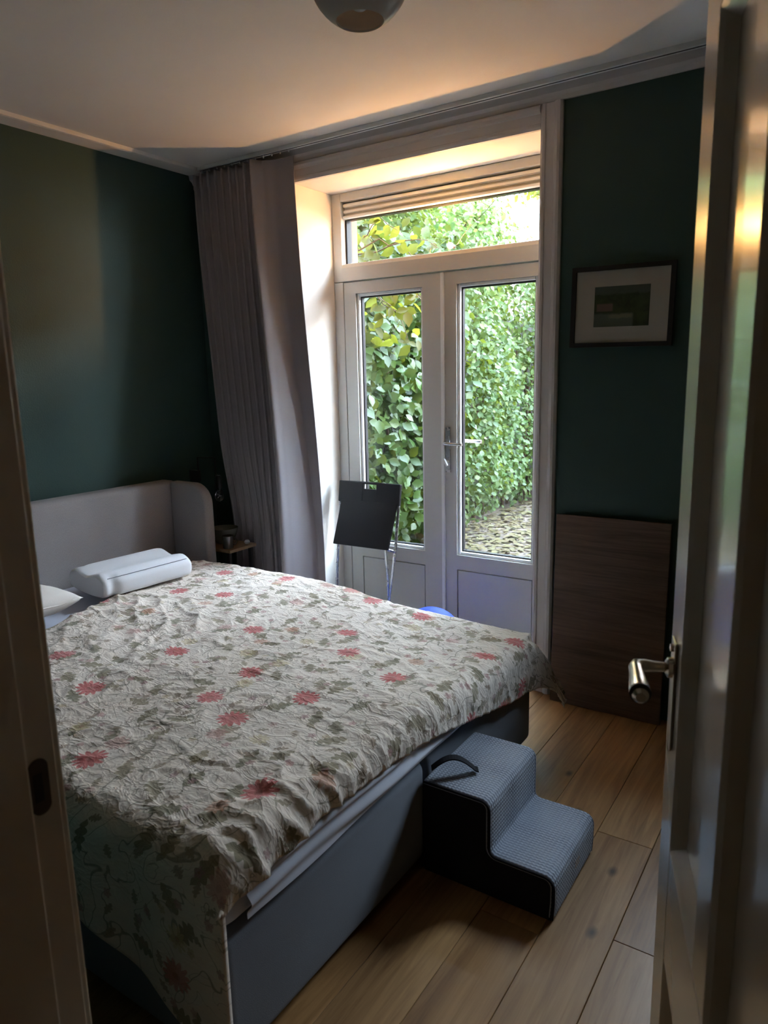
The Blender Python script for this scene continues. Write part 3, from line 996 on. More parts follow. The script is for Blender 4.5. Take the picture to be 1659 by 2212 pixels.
def build_duvet():
    nu, nv = 250, 250
    P = np.zeros((nv + 1, nu + 1, 3))
    UV = np.zeros((nv + 1, nu + 1, 2))
    for j in range(nv + 1):
        for i in range(nu + 1):
            x, y, z, cx, cy, dn, dx = duvet_base(i / nu, j / nv)
            P[j, i] = (x, y, z)
            UV[j, i] = (cx, cy)
    # normals
    du = np.gradient(P, axis=1)
    dv = np.gradient(P, axis=0)
    N = np.cross(du, dv)
    N /= np.linalg.norm(N, axis=2, keepdims=True) + 1e-9
    H = np.zeros((nv + 1, nu + 1))
    for j in range(nv + 1):
        for i in range(nu + 1):
            cx, cy = UV[j, i]
            w = 0.6 * fbm(cx * 1.6, cy * 1.6, 5.1, 2)
            h = 0.010 * fbm(cx * 2.4, cy * 2.4, 1.3, 3)                                # soft quilt lumps
            r1_ = max(0, ridge(cx * 5.0 + w * 2, cy * 9.0 - w * 3, 3.7) - 0.62) / 0.38
            h += 0.006 * r1_ * r1_
            r2_ = max(0, ridge(cx * 13 + w * 5, cy * 20 + w * 4, 8.2) - 0.55) / 0.45
            h += 0.0022 * r2_ * r2_
            # rumpled patch near the pillows
            k_ = smooth(-1.75, -2.15, cx) * smooth(0.95, 1.2, cy) * smooth(2.15, 1.8, cy)
            r3_ = ridge(cx * 6.0 + cy * 3.0 + w * 3, cy * 4.5 - w * 3, 14.0)
            h += k_ * 0.022 * max(0, r3_ - 0.15) ** 2
            # bunched folds at the foot hem near the corner
            k2 = smooth(-1.25, -1.02, cx) * smooth(0.80, 0.98, cy) * smooth(1.40, 1.15, cy)
            h += k2 * 0.020 * ridge(cx * 9 + cy * 5, cy * 15 - cx * 4, 21.0) ** 2
            # hem crimp along the foot
            k3 = smooth(-1.15, -0.95, cx) * smooth(1.1, 1.3, cy)
            h += k3 * 0.005 * ridge(cx * 7, cy * 17, 30.0) ** 2
            # vertical folds in the hanging near side
            if cy < EY0 + RF:
                k4 = smooth(EY0 + RF, EY0 - 0.15, cy)
                h += k4 * 0.016 * math.sin(cx * 13 + 0.8 * math.sin(cx * 5) + 1.0) + k4 * 0.012
            # far foot corner hangs clear as a loose tip
            if cy < EY0 + RF:
                h = h * (1 - 0.0) - 0.85 * smooth(EY0 + RF, EY0, cy) * (0.006 * r1_ * r1_ + 0.0022 * r2_ * r2_ + k2 * 0.020 * ridge(cx * 9 + cy * 5, cy * 15 - cx * 4, 21.0) ** 2)
            h *= 1 - smooth(EY0 + RF, EY0 - 0.02, cy) * smooth(EX - 0.30, EX - 0.10, cx)
            H[j, i] = h
    P = P + N * H[..., None]
    # keep cloth on top of the mattress
    top = (P[..., 0] < EX - 0.04) & (P[..., 1] > EY0 + 0.04) & (P[..., 1] < EY1 - 0.04)
    sx_ = np.clip((P[..., 0] + 2.6) / 1.6, 0, 1) * np.clip((P[..., 1] - 1.2) / 1.3, 0, 1)
    P[..., 2] = np.where(top, np.maximum(P[..., 2], ZM + 0.010 - 0.062 * sx_), P[..., 2])
    # loose far foot corner swings outwards
    k5 = np.clip((UV[..., 1] - 2.45) / 0.25, 0, 1) * np.clip((UV[..., 0] + 1.05) / 0.25, 0, 1)
    P[..., 0] += 0.06 * k5
    P[..., 1] += 0.09 * k5
    P[..., 2] += 0.07 * k5
    P[..., 2] = np.maximum(P[..., 2], 0.02)
    V = P.reshape(-1, 3)
    idx = np.arange((nv + 1) * (nu + 1)).reshape(nv + 1, nu + 1)
    F = np.stack([idx[:-1, :-1], idx[:-1, 1:], idx[1:, 1:], idx[1:, :-1]], -1).reshape(-1, 4)
    o = fast_mesh('duvet', V, F, 'duvet')
    uvl = o.data.uv_layers.new(name='UVMap')
    li = np.empty(len(o.data.loops), np.int32)
    o.data.loops.foreach_get('vertex_index', li)
    uvl.data.foreach_set('uv', UV.reshape(-1, 2)[li].astype(np.float32).ravel())
    so = o.modifiers.new('thickness', 'SOLIDIFY')
    so.thickness = 0.012
    so.offset = -1.0
    return o


dv = build_duvet()
tag(dv, 'crumpled cream duvet printed with red flowers and olive leaves, spread over the bed', 'duvet')


# ---- pillows
def foam_pillow():
    # contour pillow: two-lobed section swept along its length, rounded ends
    nL, nS = 48, 48
    L, Wd = 0.47, 0.30
    V = []
    for i in range(nL + 1):
        t = i / nL
        e = min(1.0, min(t, 1 - t) / 0.09)
        endk = math.sqrt(max(0.0, 1 - (1 - e) ** 2))
        endk = 0.55 + 0.45 * endk if 0 < t < 1 else 0.50
        yy = (t - 0.5) * L
        waist = 1.0 - 0.10 * math.exp(-((t - 0.10) / 0.05) ** 2)
        for k_ in range(nS):
            a = 2 * math.pi * k_ / nS
            ca, sa = math.cos(a), math.sin(a)
            sx = math.copysign(abs(ca) ** 0.55, ca) * Wd / 2
            q = sx / (Wd / 2)
            topz = 0.100 + 0.016 * math.exp(-((q - 0.62) / 0.36) ** 2) + 0.012 * math.exp(-((q + 0.62) / 0.33) ** 2) - 0.010 * math.exp(-((q + 0.05) / 0.3) ** 2)
            zz = (math.copysign(abs(sa) ** 0.55, sa))
            z = topz / 2 + zz * topz / 2
            V.append((sx * (0.85 + 0.15 * endk) * waist, yy, topz / 2 + (z - topz / 2) * (0.55 + 0.45 * endk)))
    F = [(i * nS + k_, i * nS + (k_ + 1) % nS, (i + 1) * nS + (k_ + 1) % nS, (i + 1) * nS + k_) for i in range(nL) for k_ in range(nS)]
    F += [tuple(range(nS - 1, -1, -1)), tuple(range(nL * nS, (nL + 1) * nS))]
    e = empty('foam_pillow', (-2.795, 2.05, ZT + 0.010), R(4))
    mb = MB().add(V, F)
    mb.build('cushion', 'foam', e, smooth='angle')
    sm = [((-0.118 if 0.03 < t < 0.97 else -0.11), (t - 0.5) * 0.53, 0.0965 + 0.0015 * math.sin(9 * t)) for t in [q / 24 for q in range(25)]]
    ptsf = []
    for q in range(25):
        t = q / 24
        ptsf.append((0.1345 - 0.0, (t - 0.5) * 0.42, 0.0985))
    MB().tube(ptsf, 0.0016, 6).build('seam_piping', 'seam', e, smooth=True)
    e.rotation_euler = (0, R(3), R(-4))
    return e


tag(foam_pillow(), 'white contoured foam pillow lying by the headboard', 'pillow')


def soft_pillow(e, L, Wd, Hh):
    n = 40
    V = []
    for sgn in (1, -1):
        for j in range(n + 1):
            for i in range(n + 1):
                a, b_ = i / n * 2 - 1, j / n * 2 - 1
                k_ = (max(0, 1 - a ** 4) * max(0, 1 - b_ ** 4)) ** 0.55
                pin = 1 - 0.06 * (1 - abs(a)) * b_ * b_ - 0.0
                z = sgn * Hh / 2 * k_ + 0.006 * fbm(a * 3, b_ * 3, sgn * 2.0, 3) * k_
                V.append((a * Wd / 2 * (1 - 0.05 * (1 - b_ * b_) * 0.6), b_ * L / 2 * (1 - 0.05 * (1 - a * a) * 0.6), Hh / 2 + z))
    m_ = (n + 1) ** 2
    F = []
    for q in range(2):
        for j in range(n):
            for i in range(n):
                a = q * m_ + j * (n + 1) + i
                f = (a, a + 1, a + n + 2, a + n + 1)
                F.append(f if q == 0 else f[::-1])
    return MB().add(V, F).build('cushion', 'pillow', e, smooth=True)


pe = tag(empty('pillow', (-2.82, 1.37, ZT + 0.002), R(3)), 'soft cream cotton pillow at the left edge of the bed', 'pillow')
soft_pillow(pe, 0.60, 0.42, 0.13)
rim = [(0.195 * math.copysign(1, 1) if False else 0.204, -0.27 + 0.54 * q / 20, 0.066 + 0.003 * math.sin(q)) for q in range(21)]
MB().tube(rim, 0.003, 6).build('piping', 'pillow', pe, smooth=True)

# ================================================================== CURTAIN
def curtain_pt(u, v):
    # u 0 (left) .. 1 (right free edge), v 0 top .. 1 bottom
    z = 2.588 - v * (2.588 - 0.03)
    k_ = smooth(0.0, 0.8, v)
    uf = 0.62                                     # left of this: tight pleats, right: the leading panel
    # left part
    xt0, xt1, xt2 = -3.150, -2.725, -2.485        # rail: left end, start of leading panel, free edge
    xb0, xb1, xb2 = -3.050, -2.640, -2.385        # hem
    # nightstand pushes the front pleats to the right low down
    if u < uf:
        q = u / uf
        xa = xt0 + (xt1 - xt0) * q
        xb = xb0 + (xb1 - xb0) * (q ** 1.0)
        x = xa + (xb - xa) * k_
        x += 0.10 * smooth(0.62, 0.82, v) * smooth(0.62, 0.82, q) * (1 - q) * 1.6
        nf = 8.0
        ph = q * nf * 2 * math.pi
        amp = (0.034 + 0.006 * v) * (1 - 0.25 * smooth(0.9, 1.0, q))
        y = -amp * math.sin(ph)
        x += 0.012 * math.sin(2 * ph)
        yb = 2.955
        # far pleats hang between nightstand and wall
        w = smooth(0.55, 0.78, v) * (1 - smooth(0.55, 0.75, q))
        y = yb + y * (1 - 0.5 * w) + 0.030 * w
        # front pleats bulge past the nightstand's front
        w2 = smooth(0.55, 0.80, v) * smooth(0.7, 0.85, q)
        y -= 0.02 * w2
    else:
        q = (u - uf) / (1 - uf)
        xr = -2.690 + 0.195 * k_                  # crest of the big rolled fold
        yr = 2.900 - 0.125 * k_
        x0_ = xt1 + (xb1 - xt1) * k_
        xe = xt2 + (xb2 - xt2) * k_
        P_ = [(x0_ - 0.04, 2.94), (x0_, 2.955), (0.5 * (x0_ + xr), 0.5 * (2.955 + yr) - 0.012), (xr, yr), (xr + 0.022, yr + 0.045), (xr + 0.05, 2.965), (max(xr + 0.07, 0.5 * (xr + xe)), 2.990), (xe, 2.992), (xe + 0.03, 2.99)]
        n_ = len(P_) - 3
        f_ = min(q * n_, n_ - 1e-6)
        i_ = int(f_)
        f_ -= i_
        pts_ = P_[i_:i_ + 4]
        x, y = (0.5 * (2 * b_ + (c_ - a_) * f_ + (2 * a_ - 5 * b_ + 4 * c_ - d_) * f_ ** 2 + (-a_ + 3 * b_ - 3 * c_ + d_) * f_ ** 3) for a_, b_, c_, d_ in zip(*pts_))
        y -= 0.02 * smooth(0.55, 0.80, v) * (1 - smooth(0.0, 0.3, q))
    y += 0.004 * noise.noise(Vector((u * 14, v * 4, 0)))
    return (x, min(y, YW - 0.048), z)


cu = tag(empty('curtain', (-2.85, 2.95, 0.03)), 'long grey violet curtain gathered at left of the garden doors', 'curtain')
co_ = part(MB().grid(curtain_pt, 260, 90), 'drape', 'curtain', cu, smooth=True, fix=False)
so = co_.modifiers.new('thickness', 'SOLIDIFY')
so.thickness = 0.003
part(MB().grid(lambda u, v: tuple(a + b for a, b in zip(curtain_pt(u, v * 0.030), (0, -0.004, 0.0))), 260, 4), 'heading_tape', 'curtain', cu, smooth=True, fix=False)
cr = tag(empty('curtain_rail', (-1.6, 2.955, 2.6)), 'slim white curtain rail fixed to the ceiling over the garden doors', 'curtain rail')
part(MB().prism([(2.938, ZC - 0.0005), (2.972, ZC - 0.0005), (2.972, ZC - 0.018), (2.959, ZC - 0.018), (2.959, ZC - 0.012), (2.951, ZC - 0.012), (2.951, ZC - 0.018), (2.938, ZC - 0.018)], 'X', XL + 0.15, XR - 0.05), 'rail', 'bead', cr)
part(B(XL + 0.152, XR - 0.06, 2.951, 2.959, ZC - 0.0185, ZC - 0.0125), 'rail_slot', 'gasket', cr)
for q in range(12):
    xx = -3.10 + q * 0.056
    part(MB().tube([(xx, 2.955, ZC - 0.020), (xx, 2.955, ZC - 0.030)], 0.004, 8), 'glider', 'bead', cr)

# ================================================================== NIGHTSTAND AND WHAT STANDS ON IT
ns = tag(empty('nightstand', (-3.03, 2.82, 0)), 'small dark nightstand with a light wood top beside the headboard', 'nightstand')
nx0, nx1, ny0, ny1 = -3.235, -2.828, 2.715, 2.925
part(B(nx0, nx1, ny0, ny1, 0.545, 0.562), 'table_top', 'lightwood', ns, bevel=0.002)
part(B(nx0 + 0.01, nx0 + 0.026, ny0 + 0.015, ny1 - 0.015, 0.001, 0.5448), 'back_panel', 'darkbox', ns)
for yy in (ny0 + 0.012, ny1 - 0.03):
    part(B(nx1 - 0.04, nx1 - 0.018, yy, yy + 0.018, 0.001, 0.5448), 'post', 'darkbox', ns, bevel=0.002)
    part(B(nx0 + 0.027, nx0 + 0.045, yy, yy + 0.018, 0.001, 0.5448), 'post', 'darkbox', ns, bevel=0.002)
part(B(nx0 + 0.027, nx1 - 0.012, ny0 + 0.008, ny1 - 0.008, 0.375, 0.390), 'shelf', 'lightwood', ns, bevel=0.002)
dr = part(B(nx0 + 0.027, nx1 - 0.01, ny0 + 0.006, ny1 - 0.006, 0.09, 0.33), 'drawer', 'lightwood', ns, bevel=0.003)
sub(MB().lathe([(0, 0.0), (0.010, 0.0), (0.012, 0.010), (0, 0.014)], (nx1 - 0.0098, 2.82, 0.22), 14, 'X'), 'knob', 'black_metal', dr, smooth='angle')
bk = B(-3.05, -2.87, 2.745, 2.865, 0.3905, 0.412).build('book', 'mat_board', bevel=0.002)
tag(bk, 'pale thin book lying on the nightstand shelf', 'book')
bw = MB().lathe([(0.0, 0.5625), (0.040, 0.5625), (0.045, 0.567), (0.068, 0.605), (0.078, 0.640), (0.080, 0.652), (0.077, 0.652), (0.073, 0.640), (0.062, 0.606), (0.040, 0.571), (0.0, 0.571)], (-3.00, 2.845, 0), 40).build('bowl', 'dish', smooth='angle')
tag(bw, 'dark grey green bowl with a pale rim on the nightstand', 'bowl')
mg = tag(empty('mug', (-2.882, 2.757, 0.5625)), 'small dark mug at the front corner of the nightstand', 'mug')
MB().lathe([(0.0, 0.0), (0.027, 0.0), (0.029, 0.004), (0.031, 0.070), (0.029, 0.072), (0.027, 0.068), (0.025, 0.008), (0.0, 0.008)], (0, 0, 0), 30).build('cup', 'smoke', mg, smooth='angle')
MB().tube([(0.020 + 0.0, 0.023, 0.055)] + [(0.020 + 0.009 * math.sin(t) * 0.6, 0.023 + 0.022 * math.sin(t), 0.036 + 0.019 * math.cos(t)) for t in [math.pi * q / 8 for q in range(9)]], 0.0035, 8).build('handle', 'smoke', mg, smooth=True)
ck = tag(empty('trinket', (-2.862, 2.885, 0.5625)), 'small rounded white object on the nightstand near the curtain', 'trinket')
MB().lathe([(0, 0.0), (0.010, 0.001), (0.016, 0.008), (0.016, 0.014), (0.010, 0.022), (0, 0.024)], (0, 0, 0), 20).build('body', 'foam', ck, smooth=True)
MB().tube([(0.0155 * math.cos(t), 0.0155 * math.sin(t), 0.0115) for t in [2 * math.pi * q / 20 for q in range(21)]], 0.0008, 6).build('lid_seam', 'seam', ck)

# wall lamp: black square loop with bare bulb
wlmp = tag(empty('wall_lamp', (-3.23, 2.93, 0.95)), 'thin black wall lamp frame with a bare clear bulb over the nightstand', 'lamp')
ly = 2.868
part(MB().tube([(-3.205, ly, 0.830), (-3.205, ly, 1.046), (-3.062, ly, 1.050), (-3.062, ly, 0.960), (-3.047, ly, 0.945)], 0.0045, 8), 'bracket', 'black_metal', wlmp, smooth='angle')
part(B(XL + 0.001, -3.200, ly - 0.014, ly + 0.014, 0.90, 0.97), 'wall_mount', 'black_metal', wlmp, bevel=0.003)
part(MB().lathe([(0, 0.950), (0.014, 0.950), (0.018, 0.935), (0.018, 0.880), (0.015, 0.874), (0, 0.874)], (-3.043, ly, 0), 20), 'lamp_holder', 'black_metal', wlmp, smooth='angle')
part(MB().lathe([(0.0125, 0.873), (0.015, 0.862), (0.023, 0.845), (0.027, 0.826), (0.023, 0.808), (0.012, 0.799), (0.0005, 0.797)], (-3.043, ly, 0), 26), 'bulb', 'bulbglass', wlmp, smooth=True)
part(MB().tube([(-3.043 + 0.008 * math.cos(q * 1.7), ly + 0.008 * math.sin(q * 1.7), 0.866 - q * 0.0045) for q in range(11)], 0.0011, 6), 'filament', 'chrome', wlmp)

# ================================================================== FOLDING CHAIR LEANING ON THE LEFT DOOR
ch = empty('folding_chair', (-2.272, 3.155, 0.0305))
tag(ch, 'folded black folding chair with metal tube legs leaning on the left garden door', 'chair')
ch.rotation_euler = (R(-9.0), 0, R(1.5))
ch.scale = (1, 1, 1)
# local: x across, y towards door (+), z up the chair
hw = 0.205
bp = MB()
zt0, zt1 = 0.760, 0.880
# back panel with a cut-out grip, as a frame of boxes in one mesh
sx0, sx1, sz0, sz1 = -0.038, 0.050, 0.842, 0.868
bp.box(-hw, sx0, -0.012, 0.012, zt0, zt1)
bp.box(sx1, hw, -0.012, 0.012, zt0, zt1)
bp.box(sx0, sx1, -0.012, 0.012, zt0, sz0)
bp.box(sx0, sx1, -0.012, 0.012, sz1, zt1)
bpo = bp.build('backrest', 'black', ch)
bv = bpo.modifiers.new('round', 'BEVEL')
bv.width = 0.004
bv.segments = 2
bv.limit_method = 'ANGLE'
st = MB().add(
    [(-0.182, -0.014, 0.772), (0.194, -0.014, 0.772), (0.186, -0.070, 0.515), (-0.186, -0.070, 0.515),
     (-0.182, 0.002, 0.772), (0.194, 0.002, 0.772), (0.186, -0.054, 0.515), (-0.186, -0.054, 0.515)],
    [(0, 1, 2, 3), (7, 6, 5, 4), (0, 4, 5, 1), (1, 5, 6, 2), (2, 6, 7, 3), (3, 7, 4, 0)])
st.build('seat', 'black', ch, bevel=0.006, seg=3)
for sgn in (-1, 1):
    MB().tube([(sgn * 0.196, 0.002, 0.765), (sgn * 0.196, -0.004, 0.52), (sgn * 0.180, -0.010, 0.25), (sgn * 0.172, -0.012, 0.0)], 0.0085, 12).build('front_leg', 'chrome', ch, smooth='angle')
    MB().tube([(sgn * 0.160, -0.050, 0.515), (sgn * 0.172, -0.030, 0.36), (sgn * 0.183, 0.010, 0.02)], 0.0085, 12).build('rear_leg', 'chrome', ch, smooth='angle')
    MB().tube([(sgn * 0.148, -0.060, 0.522), (sgn * 0.196, -0.008, 0.505)], 0.0075, 10).build('hinge_link', 'chrome', ch, smooth='angle')
MB().tube([(-0.176, -0.011, 0.10), (0.176, -0.011, 0.10)], 0.007, 10).build('stretcher', 'chrome', ch, smooth='angle')

# ================================================================== BLUE BUCKET-LIKE BALL BEHIND THE BED
bl = MB().lathe([(0.001, 0.0005)] + [(0.165 * math.cos(t), 0.168 + 0.1675 * math.sin(t)) for t in [-1.45 + 2.95 * q / 22 for q in range(23)]] + [(0.001, 0.3355)], (-1.715, 2.99, 0.0), 40).build('exercise_ball', 'blue', smooth=True)
bl.location = (0, 0, 0)
tag(bl, 'bright blue rounded top showing behind the bed at the garden doors', 'ball')

# ================================================================== PICTURE ON THE GREEN WALL
def mat_print():
    t = NT('landscape_print')
    co = t.coord('Object')
    sx = t.n('SeparateXYZ')
    t.put(sx.inputs[0], co)
    X_, Z_ = sx.outputs[0], sx.outputs[2]
    n1 = t.noise(co, 22, 4, 0.6, 0.5)
    n2 = t.noise(t.mapping(co, (14, 1, 40)), 1, 3)
    c = t.ramp(n1, [(0.35, (0.018, 0.026, 0.014)), (0.65, (0.05, 0.075, 0.03))])
    def band(s, a, b, e=0.006):
        up = t.n('MapRange'); up.interpolation_type = 'SMOOTHSTEP'
        t.put(up.inputs['Value'], s); up.inputs['From Min'].default_value = a - e; up.inputs['From Max'].default_value = a + e
        dn = t.n('MapRange'); dn.interpolation_type = 'SMOOTHSTEP'
        t.put(dn.inputs['Value'], s); dn.inputs['From Min'].default_value = b - e; dn.inputs['From Max'].default_value = b + e
        return t.math('SUBTRACT', up.outputs[0], dn.outputs[0], clamp=True)
    wob = t.math('MULTIPLY_ADD', n1, 0.02, -0.01)
    Zw = t.math('ADD', Z_, wob)
    sky = band(Zw, 0.048, 0.2)
    c = t.mix(t.math('MULTIPLY', sky, 0.8), c, (0.09, 0.11, 0.09, 1))
    house = t.math('MULTIPLY', band(X_, -0.100, -0.035, 0.004), band(Z_, -0.018, 0.012, 0.004))
    c = t.mix(t.math('MULTIPLY', house, 0.85), c, (0.22, 0.13, 0.12, 1))
    water = t.math('MULTIPLY', band(X_, -0.2, 0.048, 0.006), band(Zw, -0.2, -0.028, 0.006))
    c = t.mix(t.math('MULTIPLY', water, 0.8), c, t.mix(n2, (0.10, 0.13, 0.11, 1), (0.17, 0.19, 0.15, 1)))
    bank = t.math('MULTIPLY', band(X_, -0.048, 0.044, 0.008), band(Zw, -0.046, -0.030, 0.004))
    c = t.mix(t.math('MULTIPLY', bank, 0.8), c, (0.24, 0.22, 0.15, 1))
    return t.done(t.principled(c, 0.6))


M['print'] = mat_print()
pic = tag(empty('framed_picture', (-0.838, YW - 0.013, 1.750)), 'small landscape print in a black frame with wide pale mat on the green wall', 'picture')
pic.rotation_euler = (0, R(0.9), 0)
w2, h2, fw = 0.205, 0.161, 0.018
fm = MB()
fm.box(-w2, w2, -0.012, 0.0125, h2 - fw, h2)
fm.box(-w2, w2, -0.012, 0.0125, -h2, -h2 + fw)
fm.box(-w2, -w2 + fw, -0.012, 0.0125, -h2 + fw, h2 - fw)
fm.box(w2 - fw, w2, -0.012, 0.0125, -h2 + fw, h2 - fw)
fm.build('frame', 'black', pic)
im = (-0.110, 0.112, -0.080, 0.080)
mm = MB()
mm.box(-w2 + fw, im[0], -0.002, 0.001, -h2 + fw, h2 - fw)
mm.box(im[1], w2 - fw, -0.002, 0.001, -h2 + fw, h2 - fw)
mm.box(im[0], im[1], -0.002, 0.001, im[3], h2 - fw)
mm.box(im[0], im[1], -0.002, 0.001, -h2 + fw, im[2])
mm.build('mat_board', 'mat_board', pic)
B(im[0] - 0.01, im[1] + 0.01, 0.0012, 0.003, im[2] - 0.01, im[3] + 0.01).build('print', 'print', pic)
B(-w2 + fw, w2 - fw, -0.0065, -0.0045, -h2 + fw, h2 - fw).build('glass_pane', 'pane', pic)

# ================================================================== WOOD BOARD LEANING ON THE WALL
bd = B(-0.243, 0.243, -0.018, 0.0, 0.0, 0.872)
bd = bd.build('wood_board', 'walnut', bevel=0.0015, seg=1)
bd.location = (-0.835, 2.995, 0.0015)
bd.rotation_euler = (R(-2.0), 0, 0)
tag(bd, 'tall dark walnut board leaning on the wall under the picture', 'board')

# ================================================================== PET STAIRS
ps = tag(empty('pet_stairs', (-0.78, 1.85, 0)), 'two step grey blue corduroy pet stairs pushed against the foot of the bed', 'stairs')
sy0, sy1 = 1.675, 2.022
prof_s = []                                    # tread/riser outline, back top -> front bottom
def arc(cx, cz, r, a0, a1, n=6):
    return [(cx + r * math.cos(R(a0 + (a1 - a0) * q / n)), cz + r * math.sin(R(a0 + (a1 - a0) * q / n))) for q in range(n + 1)]
XB = -0.992
rr_ = 0.028
prof_s = [(XB, 0.302)] + [(XB + (-0.776 - rr_ - XB) * q / 4, 0.302) for q in range(1, 5)] + arc(-0.776 - rr_, 0.302 - rr_, rr_, 90, 0)[1:] \
    + [(-0.776, 0.24), (-0.776, 0.20)] + arc(-0.776 + 0.022, 0.135 + 0.022, 0.022, 180, 270)[0:] + [(-0.70, 0.135), (-0.65, 0.135)] \
    + arc(-0.582 - 0.03, 0.135 - 0.03, 0.03, 90, 0) + [(-0.582, 0.06), (-0.585, 0.012)]
# resample outline densely
pts = [Vector((a, 0, b)) for a, b in prof_s]
acc = [0.0]
for a, b in zip(pts, pts[1:]):
    acc.append(acc[-1] + (b - a).length)
TL = acc[-1]
def at_len(s):
    for i in range(len(acc) - 1):
        if s <= acc[i + 1] or i == len(acc) - 2:
            f = (s - acc[i]) / max(1e-9, acc[i + 1] - acc[i])
            p = pts[i].lerp(pts[i + 1], f)
            tg = (pts[i + 1] - pts[i]).normalized()
            return p, Vector((-tg.z, 0, tg.x))
cell_s, cell_y = 0.0125, 0.0110
nS = int(TL / cell_s) * 4
nY = int((sy1 - sy0) / cell_y) * 4
V = np.zeros((nY + 1, nS + 1, 3))
yy_ = np.linspace(sy0, sy1, nY + 1)
for i in range(nS + 1):
    s = TL * i / nS
    p, n_ = at_len(s)
    if n_.z < 0 and abs(n_.z) > abs(n_.x):
        n_ = -n_
    if n_.x < -0.1:
        n_ = -n_
    ca = abs(math.sin(math.pi * s / cell_s)) ** 0.5
    cb = np.abs(np.sin(np.pi * (yy_ - sy0) / cell_y)) ** 0.5
    edge = np.clip(np.minimum(yy_ - sy0, sy1 - yy_) / 0.014, 0, 1)
    h = 0.0050 * ca * cb - 0.010 * (1 - np.sqrt(1 - (1 - edge) ** 2))
    V[:, i, 0] = p.x + n_.x * h
    V[:, i, 1] = yy_
    V[:, i, 2] = p.z + n_.z * h
idx = np.arange((nY + 1) * (nS + 1)).reshape(nY + 1, nS + 1)
F = np.stack([idx[:-1, :-1], idx[1:, :-1], idx[1:, 1:], idx[:-1, 1:]], -1).reshape(-1, 4)
fast_mesh('corduroy_cover', V.reshape(-1, 3), F, 'knit', ps, loc=rel(ps))
core = [(XB, 0.003)] + [(a - (0.004 if i > 3 else 0.0), b - 0.006 if b > 0.02 else 0.003) for i, (a, b) in enumerate(prof_s)]
part(MB().prism(core, 'Y', sy0 + 0.001, sy1 - 0.001), 'side_body', 'black_fabric', ps)
for yy in (sy0 + 0.001, sy1 - 0.001):
    part(MB().tube([(a, yy, b - 0.004) for a, b in prof_s], 0.0035, 6), 'edge_piping', 'seam' if yy > 1.8 else 'black_fabric', ps, smooth=True)
# carrying strap
def strap(t):
    return Vector((-0.985 + 0.115 * t, 1.712 + 0.085 * t, 0.312 + 0.038 * math.sin(math.pi * min(1, t * 1.05)) + 0.012 * (1 - t)))
sv, sf = [], []
wd = Vector((0.55, -0.83, 0.0)) * 0.014
for q in range(17):
    c_ = strap(q / 16)
    for a, zz in ((-1, 0), (1, 0), (1, 0.004), (-1, 0.004)):
        sv.append(c_ + wd * a + Vector((0, 0, zz)))
for q in range(16):
    for k_ in range(4):
        sf.append((q * 4 + k_, q * 4 + (k_ + 1) % 4, (q + 1) * 4 + (k_ + 1) % 4, (q + 1) * 4 + k_))
sf += [(3, 2, 1, 0), (64, 65, 66, 67)]
part(MB().add(sv, sf), 'carry_strap', 'black_fabric', ps)
lb_ = part(B(-0.5825, -0.5785, 1.845, 1.885, 0.055, 0.085), 'leather_label', 'lightwood', ps, bevel=0.001)

# ================================================================== PENDANT LAMP
pdn = tag(empty('pendant_lamp', (-0.945, 1.375, 2.325)), 'white globe ceiling lamp with an open bottom, switched off', 'lamp')
Rp = 0.108
prf = []
for q in range(25):
    a = R(-62 + (150) * q / 24)
    prf.append((Rp * math.cos(a), Rp * math.sin(a)))
prf_in = [(x_ * 0.965, z_ * 0.965) for x_, z_ in reversed(prf)]
part_ = MB().lathe(prf + prf_in + [prf[0]], (0, 0, 0), 56).build('lamp_shade', 'pendant', pdn, smooth='angle')
MB().lathe([(0.0, 0.02), (0.016, 0.02), (0.018, 0.0), (0.027, -0.03), (0.030, -0.045), (0.025, -0.063), (0.012, -0.073), (0.0005, -0.075)], (0, 0, 0.0), 28).build('bulb', 'foam', pdn, smooth=True)
MB().lathe([(0.0, 0.106), (0.020, 0.106), (0.020, 0.02), (0.0, 0.02)], (0, 0, 0), 20).build('lamp_holder', 'pendant', pdn, smooth='angle')
MB().lathe([(0.0, 0.1085), (0.03, 0.104), (0.03, 0.125), (0.012, 0.140), (0.006, 0.150), (0.006, 0.28), (0.0, 0.28)], (0, 0, 0), 20).build('stem', 'pendant', pdn, smooth='angle')
MB().lathe([(0.0, 0.265), (0.05, 0.265), (0.055, 0.275), (0.055, 0.3045), (0.0, 0.3045)], (0, 0, 0), 32).build('ceiling_rose', 'pendant', pdn, smooth='angle')

# ================================================================== GARDEN
gr = B(-20, 16, 3.57, 30, -0.30, -0.06).build('ground', 'soil')
tag(gr, 'brown garden soil and path outside the garden doors', 'ground', kind='structure')

LEAF_V = np.array([(0, 0, 0), (-0.32, 0.28, 0.05), (0.32, 0.28, 0.05), (-0.36, 0.58, 0.05), (0.36, 0.58, 0.05), (0, 0.30, -0.02), (0, 0.6, -0.02), (0, 1.0, -0.08)], float)
LEAF_F = np.array([(0, 5, 1), (0, 2, 5), (1, 5, 6), (1, 6, 3), (5, 2, 4), (5, 4, 6), (3, 6, 7), (6, 4, 7)], int)


def leaf_frames(n, out_dir, up=0.5, spread=0.8):
    """orientation matrices: leaf blade normal roughly out_dir, tip hanging outwards/down"""
    N = np.asarray(out_dir, float) + np.array([0, 0, up]) + RNG.normal(0, spread * 0.6, (n, 3))
    N /= np.linalg.norm(N, axis=1, keepdims=True)
    T = RNG.normal(0, 0.75, (n, 3)) + np.array([0, 0, -0.35])
    T -= N * np.sum(T * N, 1, keepdims=True)
    T /= np.linalg.norm(T, axis=1, keepdims=True)
    Bn = np.cross(T, N)
    return np.stack([Bn, T, N], 2)          # columns: x, y, z


